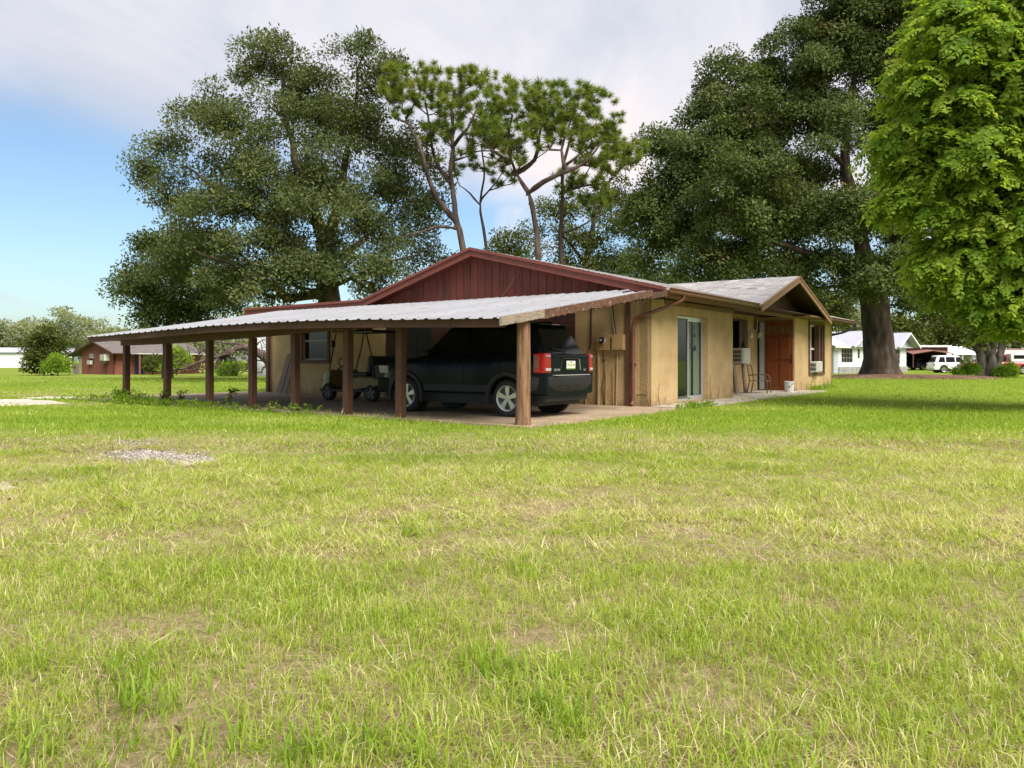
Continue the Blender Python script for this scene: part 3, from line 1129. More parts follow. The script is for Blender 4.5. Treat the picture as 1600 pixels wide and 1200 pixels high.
for sgn, aw in ((-1, 3.62), (1, 3.95)):
    lrake(sgn, aw, 'rake_board', 'tan_trim', GB - 0.03, GB + 0.01, 0.045, 0.21)
    lrake(sgn, aw, 'rake_trim', 'tan_trim', GB - 0.05, GB + 0.005, 0.002, 0.055)
# siding inside the gable, board by board, and its dark soffit
a = 5.95
while a < 12.6:
    a1 = a + 0.238
    def zt(x):
        return GZ - GSL * abs(x - GA) - 0.13
    if max(zt(a), zt(a1)) > 2.72:
        poly = [(a, 2.665), (a1, 2.665), (a1, max(zt(a1), 2.67))]
        if a < GA < a1:
            poly.append((GA, GZ - 0.13))
        poly.append((a, max(zt(a), 2.67)))
        MB().prism(poly, 0.07 + rng.uniform(0, 0.005), 0.10, 'y').build('siding_board', 'brown_trim', house)
    a += 0.25
MB().prism([(5.8, 2.66), (12.7, 2.66), (12.7, 2.70), (GA, GZ - 0.12), (5.8, 2.70)], 0.104, 0.16, 'y').build('gable_backing', 'dark_soffit', house)
sf = MB()
for sgn, aw in ((-1, 3.5), (1, 3.85)):
    za = GZ - GSL * aw
    sf.add([(GA + sgn * 0.001, GB + 0.015, GZ - 0.062), (GA + sgn * aw, GB + 0.015, za - 0.062), (GA + sgn * aw, 0.069, za - 0.062), (GA + sgn * 0.001, 0.069, GZ - 0.062)], [(0, 1, 2, 3)])
sf.build('gable_soffit', 'dark_soffit', house)
# beam over the porch, frieze boards, eave soffit
MB().box(5.44, 11.45, -0.06, 0.066, 2.56, 2.66).build('porch_beam', 'tan_trim', house, bevel=0.006)
MB().box(0.9, 5.43, -0.03, -0.002, 2.44, 2.56).build('frieze_board', 'tan_trim', house, bevel=0.004)
MB().box(-0.3, 5.9, -0.60, -0.035, 2.585, 2.61).build('soffit', 'tan_trim', house)
MB().box(12.3, 17.2, -0.60, -0.01, 2.585, 2.61).build('soffit', 'tan_trim', house)
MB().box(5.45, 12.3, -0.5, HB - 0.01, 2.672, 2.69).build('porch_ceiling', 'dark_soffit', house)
MB().box(11.0, 13.2, -0.66, -0.06, 2.60, 2.64).build('eave_return', 'tan_trim', house)


def gutter(a0, a1, m='gutter_brown', z=2.60):
    prof = [(-0.60, z), (-0.68, z), (-0.70, z + 0.03), (-0.705, z + 0.07), (-0.735, z + 0.10), (-0.735, z + 0.12), (-0.722, z + 0.12), (-0.722, z + 0.108),
            (-0.695, z + 0.08), (-0.688, z + 0.035), (-0.672, z + 0.012), (-0.612, z + 0.012), (-0.612, z + 0.11), (-0.60, z + 0.11)]
    return MB().prism(prof, a0, a1, 'x').build('gutter', m, house)


gutter(-0.33, 6.35)
gutter(12.6, 17.55, 'brown_trim', 2.565)
MB().box(-0.33, 5.6, -0.598, -0.575, 2.57, 2.70).build('fascia_board', 'redwood_trim', house)
MB().box(12.9, 17.3, -0.598, -0.575, 2.54, 2.68).build('fascia_board', 'brown_trim', house)


def pipe(pts, r, m, name='downspout', n=8, parent=None):
    """a bent pipe with rounded corners"""
    pts = [Vector(p) for p in pts]
    out = [pts[0]]
    for i in range(1, len(pts) - 1):
        p0, p1, p2 = pts[i - 1], pts[i], pts[i + 1]
        d0, d1 = (p0 - p1), (p2 - p1)
        k = min(d0.length, d1.length) * 0.35
        k = min(k, r * 3)
        A, B = p1 + d0.normalized() * k, p1 + d1.normalized() * k
        for t in (0, 0.33, 0.67, 1):
            out.append(A * (1 - t) ** 2 + p1 * 2 * t * (1 - t) + B * t * t)
    out.append(pts[-1])
    return MB().tube(out, r, n).build(name, m, parent or house, smooth=True, auto=50)


pipe([(0.55, -0.66, 2.61), (0.55, -0.63, 2.50), (0.30, -0.30, 2.32), (-0.07, -0.05, 2.16), (-0.075, 0.26, 2.07), (-0.075, 0.33, 1.9), (-0.075, 0.335, 0.12), (-0.16, 0.34, 0.06)], 0.043, 'gutter_brown')
MB().box(-0.09, -0.001, 0.27, 0.40, 1.0, 1.03).build('downspout_strap', 'gutter_brown', house)
pipe([(17.5, -0.66, 2.57), (17.5, -0.60, 2.42), (16.95, -0.3, 2.22), (16.5, 0.1, 2.1), (16.55, 0.2, 0.1)], 0.045, 'black')
MB().box(-0.055, -0.001, 0.435, 0.555, 0.03, 2.47).build('trim_board', 'brown_trim', house, bevel=0.005)
MB().box(-0.10, -0.004, 14.04, 14.16, 0.03, 2.56).build('corner_board', 'brown_trim', house, bevel=0.005)

# ---- sliding glass door
sd = MB()
for (x0, x1, z0, z1) in ((1.67, 3.59, 2.17, 2.235), (1.67, 3.59, 0.062, 0.115), (1.67, 1.72, 0.115, 2.17), (3.54, 3.59, 0.115, 2.17)):
    sd.box(x0, x1, 0.135, 0.185, z0, z1)
door = sd.build('sliding_door', 'alu', house)
for k, (x0, x1, yy) in enumerate(((1.725, 2.66, 0.165), (2.60, 3.535, 0.145))):
    s = MB()
    for q in ((x0, x0 + 0.05, 0.116, 2.169), (x1 - 0.05, x1, 0.116, 2.169), (x0 + 0.05, x1 - 0.05, 0.116, 0.18), (x0 + 0.05, x1 - 0.05, 2.11, 2.169)):
        s.box(q[0], q[1], yy, yy + 0.018, q[2], q[3])
    s.build('door_sash', 'alu_dark' if k == 0 else 'alu', door)
    MB().box(x0 + 0.045, x1 - 0.045, yy + 0.006, yy + 0.012, 0.17, 2.12).build('pane', 'pane_dark' if k == 0 else 'pane_clear', door)
pts = [(2.62 + 0.92 * t / 60, 0.235 + 0.022 * math.sin(t * 1.7) + 0.01 * math.sin(t * 0.5)) for t in range(61)]
c_ = MB()
for p, q in zip(pts[:-1], pts[1:]):
    if 2.98 < p[0] < 3.12:
        continue
    c_.add([(p[0], p[1], 0.13), (q[0], q[1], 0.13), (q[0], q[1], 2.16), (p[0], p[1], 2.16)], [(0, 1, 2, 3)])
c_.build('curtain', 'curtain', door)
for (x0, z0, w_, h_) in ((3.02, 1.9, 0.10, 0.13), (3.08, 1.72, 0.14, 0.09), (2.9, 1.42, 0.16, 0.12), (3.12, 1.36, 0.12, 0.13), (3.0, 1.55, 0.07, 0.09)):
    MB().box(x0, x0 + w_, 0.190, 0.194, z0, z0 + h_).build('sticker', 'alu_dark', door)


# ---- windows
def win_frame(x0, x1, y0, z0, z1, m, parent, name='window_frame', t=0.06, d=0.04):
    w = MB()
    w.box(x0, x1, y0, y0 + d, z0, z0 + t).box(x0, x1, y0, y0 + d, z1 - t, z1)
    w.box(x0, x0 + t, y0, y0 + d, z0 + t, z1 - t).box(x1 - t, x1, y0, y0 + d, z0 + t, z1 - t)
    return w.build(name, m, parent)


# wing window, deep set: brown casing outside, white sash inside
wf = win_frame(13.10, 15.22, -0.045, 0.55, 2.53, 'brown_trim', house, 'window', 0.09, 0.04)
sash = win_frame(13.2, 15.13, 0.20, 0.64, 2.44, 'white_paint', wf, 'sash', 0.06, 0.04)
MB().box(13.26, 15.07, 0.19, 0.235, 1.50, 1.57).build('meeting_rail', 'white_paint', wf)
MB().box(14.13, 14.19, 0.195, 0.232, 0.70, 2.38).build('mullion', 'white_paint', wf)
for x0, x1 in ((13.26, 14.13), (14.19, 15.07)):
    MB().box(x0, x1, 0.215, 0.222, 0.70, 2.38).build('pane', 'pane_dark', wf)
MB().box(13.26, 15.07, 0.30, 0.305, 0.9, 2.38).build('curtain', 'curtain', wf)
for x0 in (14.55, 15.0):
    MB().box(x0, x0 + 0.16, -0.002, 0.19, 0.66, 2.42).build('shutter', 'brown_trim', wf)
# porch window with its two shutters
pf = win_frame(8.46, 9.76, HB - 0.045, 0.98, 2.50, 'brown_trim', house, 'window', 0.07, 0.04)
MB().box(8.54, 9.69, HB + 0.08, HB + 0.09, 1.05, 2.44).build('pane', 'pane_dark', pf)
for x0 in (9.36, 9.80):
    sh = MB().box(x0, x0 + 0.38, HB - 0.07, HB - 0.045, 1.0, 2.48).build('shutter', 'brown_trim', pf, bevel=0.004)
    for k in range(11):
        MB().box(x0 + 0.05, x0 + 0.33, HB - 0.082, HB - 0.068, 1.08 + k * 0.125, 1.15 + k * 0.125).build('slat', 'brown_trim', sh)
# window of the gable wall under the carport
gw = MB()
for (y0, y1, z0, z1) in ((11.0, 12.43, 2.1, 2.2), (11.0, 12.43, 1.0, 1.12), (11.0, 11.1, 1.12, 2.1), (12.33, 12.43, 1.12, 2.1)):
    gw.box(-0.05, -0.003, y0, y1, z0, z1)
gw = gw.build('window', 'brown_trim', house, bevel=0.004)
MB().box(0.10, 0.11, 11.09, 12.34, 1.12, 2.1).build('pane', 'pane_dark', gw)
MB().box(0.07, 0.12, 11.09, 12.34, 1.70, 1.76).build('meeting_rail', 'grille_grey', gw)
MB().box(0.07, 0.12, 11.09, 12.34, 1.12, 1.155).build('sill', 'grille_grey', gw)
MB().box(0.13, 0.14, 11.09, 12.34, 1.82, 2.1).build('blind', 'curtain', gw)

# ---- front door in the side wall of the wing, facing the porch
fd = MB().box(11.36, 11.396, 0.05, 1.02, 0.06, 2.45).build('front_door', 'door_wood', house, bevel=0.004)
def dpanel(y0, y1, z0, z1):
    m_ = MB()
    m_.prism([(y0, z0), (y1, z0), (y1, z1), (y0, z1)], 11.336, 11.359, 'x')
    return m_.build('door_panel', 'door_wood', fd, bevel=0.016)
for y0, y1 in ((0.14, 0.50), (0.58, 0.94)):
    dpanel(y0, y1, 1.14, 1.93)
    dpanel(y0, y1, 0.22, 1.02)
for k in range(4):
    yc = 0.20 + k * 0.222
    arc = [(yc - 0.08, 2.03), (yc + 0.08, 2.03)] + [(yc + 0.08 * math.cos(t), 2.24 + 0.08 * math.sin(t)) for t in np.linspace(0, math.pi, 9)]
    MB().prism(arc, 11.350, 11.358, 'x').build('arched_pane', 'amber_pane', fd)
MB().box(11.31, 11.359, 0.075, 0.115, 1.02, 1.16).build('door_handle', 'black', fd)
MB().cyl((11.33, 0.095, 1.28), 0.03, 0.03, 'x').build('deadbolt', 'black', fd)
df = MB().box(11.372, 11.398, 1.022, 1.045, 0.05, 2.52).box(11.372, 11.398, 0.05, 1.02, 2.455, 2.52)
df.build('door_frame', 'tan_trim', house)
# pale side light next to the door, black gap in the corner of the porch
MB().box(11.365, 11.397, 1.05, 1.225, 0.06, 2.45).build('side_light', 'grey_door', house, bevel=0.004)
MB().box(11.375, 11.397, 1.23, 1.295, 0.06, 2.47).build('corner_strip', 'black', house)

# ---- meter, breaker box, conduits on the gable wall
mt = MB().box(-0.11, -0.003, 0.93, 1.31, 1.34, 1.72).build('meter_box', 'box_tan', house, bevel=0.008)
dial = MB().lathe([(0.095, 0), (0.10, -0.02), (0.098, -0.05), (0.075, -0.07), (0.0, -0.075)], (-0.112, 1.11, 1.57), 'x').build('meter_dial', 'chrome', mt, smooth=True, auto=40)
MB().cyl((-0.192, 1.11, 1.57), 0.055, 0.004, 'x').build('dial_face', 'black', mt)
MB().box(-0.198, -0.193, 1.10, 1.15, 1.56, 1.60).build('dial_plate', 'white_paint', mt)
bk = MB().box(-0.14, -0.003, 0.545, 0.87, 1.34, 1.70).build('breaker_box', 'box_tan', house, bevel=0.008)
MB().box(-0.147, -0.141, 0.575, 0.845, 1.37, 1.67).build('box_door', 'box_tan', bk, bevel=0.003)
for nm, pts, r, m in (('conduit', [(-0.03, 1.28, 0.02), (-0.03, 1.28, 1.35)], 0.035, 'box_tan'), ('conduit', [(-0.03, 1.08, 0.02), (-0.03, 1.07, 0.80)], 0.016, 'box_tan'),
                      ('conduit', [(-0.03, 0.80, 0.02), (-0.03, 0.77, 1.34)], 0.02, 'box_tan'), ('conduit', [(-0.025, 0.88, 0.02), (-0.02, 0.90, 0.9)], 0.012, 'box_tan'),
                      ('wire', [(-0.02, 1.12, 0.02), (-0.02, 1.19, 0.45), (-0.02, 1.12, 0.8), (-0.02, 1.16, 1.34)], 0.008, 'cable_dark'),
                      ('wire', [(-0.03, 0.93, 2.45), (-0.03, 0.90, 2.1), (-0.05, 0.83, 1.70)], 0.011, 'grille_grey'), ('wire', [(-0.03, 0.90, 2.45), (-0.03, 0.86, 2.1), (-0.05, 0.79, 1.70)], 0.011, 'cable_dark'),
                      ('conduit', [(-0.03, 1.48, 2.5), (-0.03, 1.49, 1.5), (-0.03, 1.53, 1.36)], 0.022, 'raw_beam'), ('conduit', [(-0.03, 1.63, 0.02), (-0.03, 1.63, 0.4)], 0.016, 'box_tan'),
                      ('wire', [(-0.012, 0.02, 0.30), (-0.012, 0.16, 0.31), (-0.012, 0.27, 0.29)], 0.006, 'cable_dark')):
    pipe(pts, r, m, nm, 7)
MB().box(-0.04, -0.002, 1.09, 1.19, 1.10, 1.115).build('bracket', 'cable_dark', house)
# thin dead stems that cling to the walls and cracks with their own relief
rg = random.Random(8)
for k in range(9):
    a0 = [0.05, 0.12, 0.6, 3.75, 4.3, 11.6, 12.2, 15.3, 15.8][k]
    p = Vector((a0, -0.006, 0.03)); pts = [p.copy()]
    for s in range(rg.randint(4, 9)):
        p = p + Vector((rg.uniform(-0.05, 0.05), 0, rg.uniform(0.04, 0.12)))
        pts.append(p.copy())
    MB().tube(pts, [0.006 - 0.004 * i / len(pts) for i in range(len(pts))], 4).build('dead_vine', 'vine_dry', house)

# ================================================================ carport
carport = empty('carport', 'low open carport with white corrugated metal roof on brown wooden posts', 'carport', (C0[0], C0[1], 0), HROT)


def zeave(b):
    return float(np.interp(b, [-0.75, 1, 3, 5, 7.4, 9.5, 12, 13.2], [1.76, 1.80, 1.85, 1.87, 1.85, 1.79, 1.72, 1.71]))


def zroof(a, b):
    t = (a + 6.5) / 6.1
    return zeave(b) * (1 - t) + 2.70 * t - 0.012 * math.sin(t * math.pi)


SH = 0.86
k = 0
b = -0.72
rng = random.Random(12)
while b < 13.0:
    b1 = min(b + SH, 13.1)
    atop = -1.3 if b < -0.05 else -0.44
    prof = []
    nrib = 3
    for r_ in range(nrib):
        s = b + (b1 - b) * r_ / nrib
        p = (b1 - b) / nrib
        prof += [(s + 0.001, 0), (s + p * 0.30, 0), (s + p * 0.40, 0.022), (s + p * 0.58, 0.022), (s + p * 0.68, 0.0)]
    prof.append((b1 + 0.02, 0.002))
    rings = []
    lift = 0.004 * (k % 2) + rng.uniform(0, 0.003)
    ae = -6.52 + rng.uniform(-0.05, 0.03)
    for t in np.linspace(0, 1, 7):
        a = ae + (atop - ae) * t
        rings.append([(a, bb, zroof(a, bb) + hh + lift) for bb, hh in prof])
    n_ = len(prof)
    vs = [p for r_ in rings for p in r_]
    vs2 = [(p[0], p[1], p[2] - 0.004) for p in vs]
    fs = []
    for q in range(6):
        for i in range(n_ - 1):
            fs.append((q * n_ + i, q * n_ + i + 1, (q + 1) * n_ + i + 1, (q + 1) * n_ + i))
    N_ = len(vs)
    fs += [tuple(x + N_ for x in reversed(f)) for f in fs]
    fs += [(i, i + N_, i + 1 + N_, i + 1) for i in range(n_ - 1)]
    MB().add(vs + vs2, fs).build('roof_sheet', 'galvanized', carport)
    b = b1
    k += 1
# screw heads with their dark washers, in rows across the sheets
sc_ = MB()
for a in (-6.35, -5.3, -4.1, -2.9, -1.75, -0.7):
    b = -0.5
    while b < 12.9:
        if not (a > -1.4 and b < 0.1):
            z = zroof(a, b) + 0.012
            sc_.box(a - 0.011, a + 0.011, b - 0.011, b + 0.011, z, z + 0.012)
        b += SH / 3
sc_.build('screws', 'alu_dark', carport)['kind'] = 'stuff'
# eave fascia in lengths that sag with the roof
for b0, b1 in ((-0.70, 3.2), (3.21, 7.1), (7.11, 10.6), (10.61, 13.0)):
    n_ = 8
    rings = []
    for t in np.linspace(0, 1, n_):
        bb = b0 + (b1 - b0) * t
        zt_ = zroof(-6.42, bb) - 0.014
        rings.append([(-6.44, bb, zt_ - 0.135), (-6.40, bb, zt_ - 0.135), (-6.40, bb, zt_), (-6.44, bb, zt_)])
    MB().loft(rings).build('fascia_board', 'post_brown', carport)
PB = [12.28, 10.28, 8.43, 6.77, 5.28, 3.66, 2.20]
PT = [1.49, 1.51, 1.57, 1.60, 1.69, 1.72, 1.72]
for (b0, b1, z0, z1) in ((-0.60, 3.66, 1.745, 1.72), (3.67, 6.77, 1.72, 1.60), (6.78, 10.28, 1.60, 1.51), (10.29, 12.45, 1.51, 1.49)):
    MB().prism([(b0, z0), (b1, z1), (b1, zroof(-5.87, b1) - 0.02), (b0, zroof(-5.87, b0) - 0.02)], -5.87, -5.74, 'x').build('beam', 'post_brown', carport, bevel=0.006)
for b, zt_ in zip(PB, PT):
    w = 0.075 if b < 4 else 0.07
    lean = rng.uniform(-0.035, 0.035)
    o = MB()
    a_ = -5.80
    o.loft([[(a_ - w + dx_, b - w + dy_, z) for dx_, dy_ in ((0, 0), (2 * w, 0), (2 * w, 2 * w), (0, 2 * w))] if z < 1 else
            [(a_ - w + dx_ + lean * 0.3, b - w + dy_ + lean, z) for dx_, dy_ in ((0, 0), (2 * w, 0), (2 * w, 2 * w), (0, 2 * w))] for z in (-0.05, zt_ - 0.002)])
    p_ = o.build('post', 'post_brown', carport, bevel=0.008)
# the log post at the near corner, checked and worn
rings = []
rg = np.random.default_rng(4)
ph = rg.uniform(0, 6.28, 12)
for z in np.linspace(-0.05, 1.74, 15):
    ring = []
    for q in range(18):
        t = 2 * math.pi * q / 18
        r_ = 0.122 + 0.006 * math.cos(3 * t + 2 * z) + 0.004 * math.sin(7 * t + 3 * z) - 0.012 * z / 1.7 + (0.012 if z < 0.1 else 0)
        if q in (4, 11):
            r_ -= 0.018
        ring.append((-5.80 + r_ * math.cos(t), -0.62 + r_ * math.sin(t), z))
    rings.append(ring)
MB().loft(rings).build('log_post', 'log_wood', carport, smooth=True, auto=60)['label'] = 'round log post with split weathered grain'
# end boards of the roof: weathered low end, rotten upper length with a ragged lower edge
def ragged(a0, a1, b0, b1, hgt_, seed, amp, m, name, dz=0.0):
    rg = random.Random(seed)
    n_ = int((a1 - a0) / 0.07)
    rings = []
    for q in range(n_ + 1):
        a = a0 + (a1 - a0) * q / n_
        zt_ = zroof(a, -0.72) + 0.03 + dz
        hb = hgt_ + rg.uniform(-amp, amp * 0.5)
        rings.append([(a, b0 + rg.uniform(-amp, amp) * 0.25, zt_ - hb), (a, b1, zt_ - hb + rg.uniform(-amp, amp) * 0.3), (a, b1, zt_), (a, b0 + rg.uniform(-amp, amp) * 0.2, zt_ - rg.uniform(0, amp * 0.4))])
    return MB().loft(rings).build(name, m, carport)
ragged(-6.62, -5.42, -0.79, -0.745, 0.145, 3, 0.008, 'grey_wood', 'end_board', 0.008)['label'] = 'pale weathered end of the board'
ragged(-5.60, -1.25, -0.745, -0.70, 0.155, 6, 0.03, 'rotten_wood', 'end_board')['label'] = 'rotten brown board with ragged lower edge'
MB().prism([(-1.9, zroof(-1.9, 0) - 0.17), (-0.42, zroof(-0.42, 0) - 0.17), (-0.42, zroof(-0.42, 0) - 0.05), (-1.9, zroof(-1.9, 0) - 0.05)], -0.70, -0.66, 'y').build('end_board', 'raw_beam', carport)
for b in (0.6, 2.2, 3.66, 5.28, 6.77, 8.43, 10.28, 12.28):
    MB().prism([(-6.35, zroof(-6.35, b) - 0.13), (-0.06, zroof(-0.2, b) - 0.17), (-0.06, zroof(-0.2, b) - 0.05), (-6.35, zroof(-6.35, b) - 0.02)], b - 0.02, b + 0.02, 'y').build('rafter', 'raw_beam', carport)
# dead pine straw caught on the siding above the roof
MB().tube([(-0.05, 4.25, 2.70), (-0.09, 4.0, 2.9), (-0.08, 3.8, 3.15), (-0.07, 3.72, 3.33)], [0.008, 0.007, 0.006, 0.003], 5).build('bare_twig', 'box_tan', None)
tw = bpy.data.objects['bare_twig']
tw.location = (C0[0], C0[1], 0); tw.rotation_euler = (0, 0, HROT)
tag(tw, 'bare pale twig leaning on the red gable siding', 'twig')

# ================================================================ vehicles
mat('paint_dark', (0.003, 0.0055, 0.008), 0.28, 0.05, 3, coat=0.0, spec=0.18)
mat('paint_white', (0.72, 0.72, 0.72), 0.3, 0.03, 3, coat=0.6)
mat('paint_red', (0.38, 0.012, 0.016), 0.3, 0.08, 3, coat=0.6)
mat('paint_blue', (0.02, 0.03, 0.08), 0.3, 0.05, 3, coat=0.6)
mat('car_plastic', (0.022, 0.023, 0.025), 0.6, 0.1, 6, spec=0.3)
mat('tyre_rubber', (0.016, 0.016, 0.016), 0.85, 0.15, 12)
mat('alloy', (0.55, 0.55, 0.53), 0.3, 0.06, 6, metal=0.7)
mat('lamp_red', (0.30, 0.005, 0.008), 0.12, 0.15, 20, coat=0.8)
mat('lamp_clear', (0.42, 0.38, 0.38), 0.15, 0.1, 20, coat=0.6)
mat('lamp_amber', (0.14, 0.07, 0.045), 0.2, 0.1, 20, coat=0.5)
mat('plate_white', (0.70, 0.72, 0.68), 0.5, 0.03)
mat('plate_green', (0.16, 0.30, 0.05), 0.5, 0.1)
mat('plate_orange', (0.70, 0.33, 0.05), 0.5, 0.1)
mat('car_glass', (0.004, 0.005, 0.006), 0.12, 0.02, spec=0.3)
mat('badge_metal', (0.55, 0.55, 0.55), 0.3, 0.05, metal=0.6)


def interp(tbl, x):
    return float(np.interp(x, [t[0] for t in tbl], [t[1] for t in tbl]))


def make_wheel(parent, x, y, side, r=0.36, w=0.23, rim='alloy', spokes=5):
    """tyre with sidewalls and tread, rim with spokes; side: +1 left, -1 right"""
    c = Vector((x, y, r))
    p = [(r * 0.66, -w / 2 + 0.02), (r * 0.70, -w / 2), (r * 0.90, -w / 2 + 0.005), (r * 0.975, -w / 2 + 0.03), (r, -w * 0.28), (r, w * 0.28), (r * 0.975, w / 2 - 0.03), (r * 0.90, w / 2 - 0.005), (r * 0.70, w / 2), (r * 0.66, w / 2 - 0.02)]
    t = MB().lathe(p, c, 'y', 32).build('wheel', 'tyre_rubber', parent, smooth=True, auto=35)
    m_ = MB()
    s = side
    m_.lathe([(r * 0.67, s * (w / 2 - 0.015)), (r * 0.70, s * (w / 2 - 0.002)), (r * 0.63, s * (w / 2 - 0.012)), (r * 0.60, s * (w / 2 - 0.05)), (r * 0.60, s * -0.02), (r * 0.66, s * -0.02)], c, 'y', 28)
    m_.lathe([(0.0, s * (w / 2 - 0.03)), (r * 0.17, s * (w / 2 - 0.035)), (r * 0.19, s * (w / 2 - 0.06)), (0.0, s * (w / 2 - 0.065))], c, 'y', 16)
    for k in range(spokes):
        a = 2 * math.pi * k / spokes + 0.3
        ca, sa = math.cos(a), math.sin(a)
        q = []
        for rr_, hw in ((r * 0.10, 0.028), (r * 0.62, 0.052)):
            for sg in (-1, 1):
                q.append((rr_ * ca - sg * hw * sa, rr_ * sa + sg * hw * ca))
        yy0, yy1 = s * (w / 2 - 0.022), s * (w / 2 - 0.06)
        quad = [q[0], q[1], q[3], q[2]]
        m_.add([(c.x + a_, c.y + yy, c.z + b_) for yy in (yy0, yy1) for a_, b_ in quad], [(0, 1, 2, 3), (7, 6, 5, 4), (0, 4, 5, 1), (1, 5, 6, 2), (2, 6, 7, 3), (3, 7, 4, 0)])
    m_.build('rim', rim, t, smooth=True, auto=35)
    MB().cyl((c.x, c.y + (s * (w / 2 - 0.09) - 0.005), c.z), r * 0.58, 0.01, 'y', 20).build('brake_disc', 'alu_dark', t)
    return t


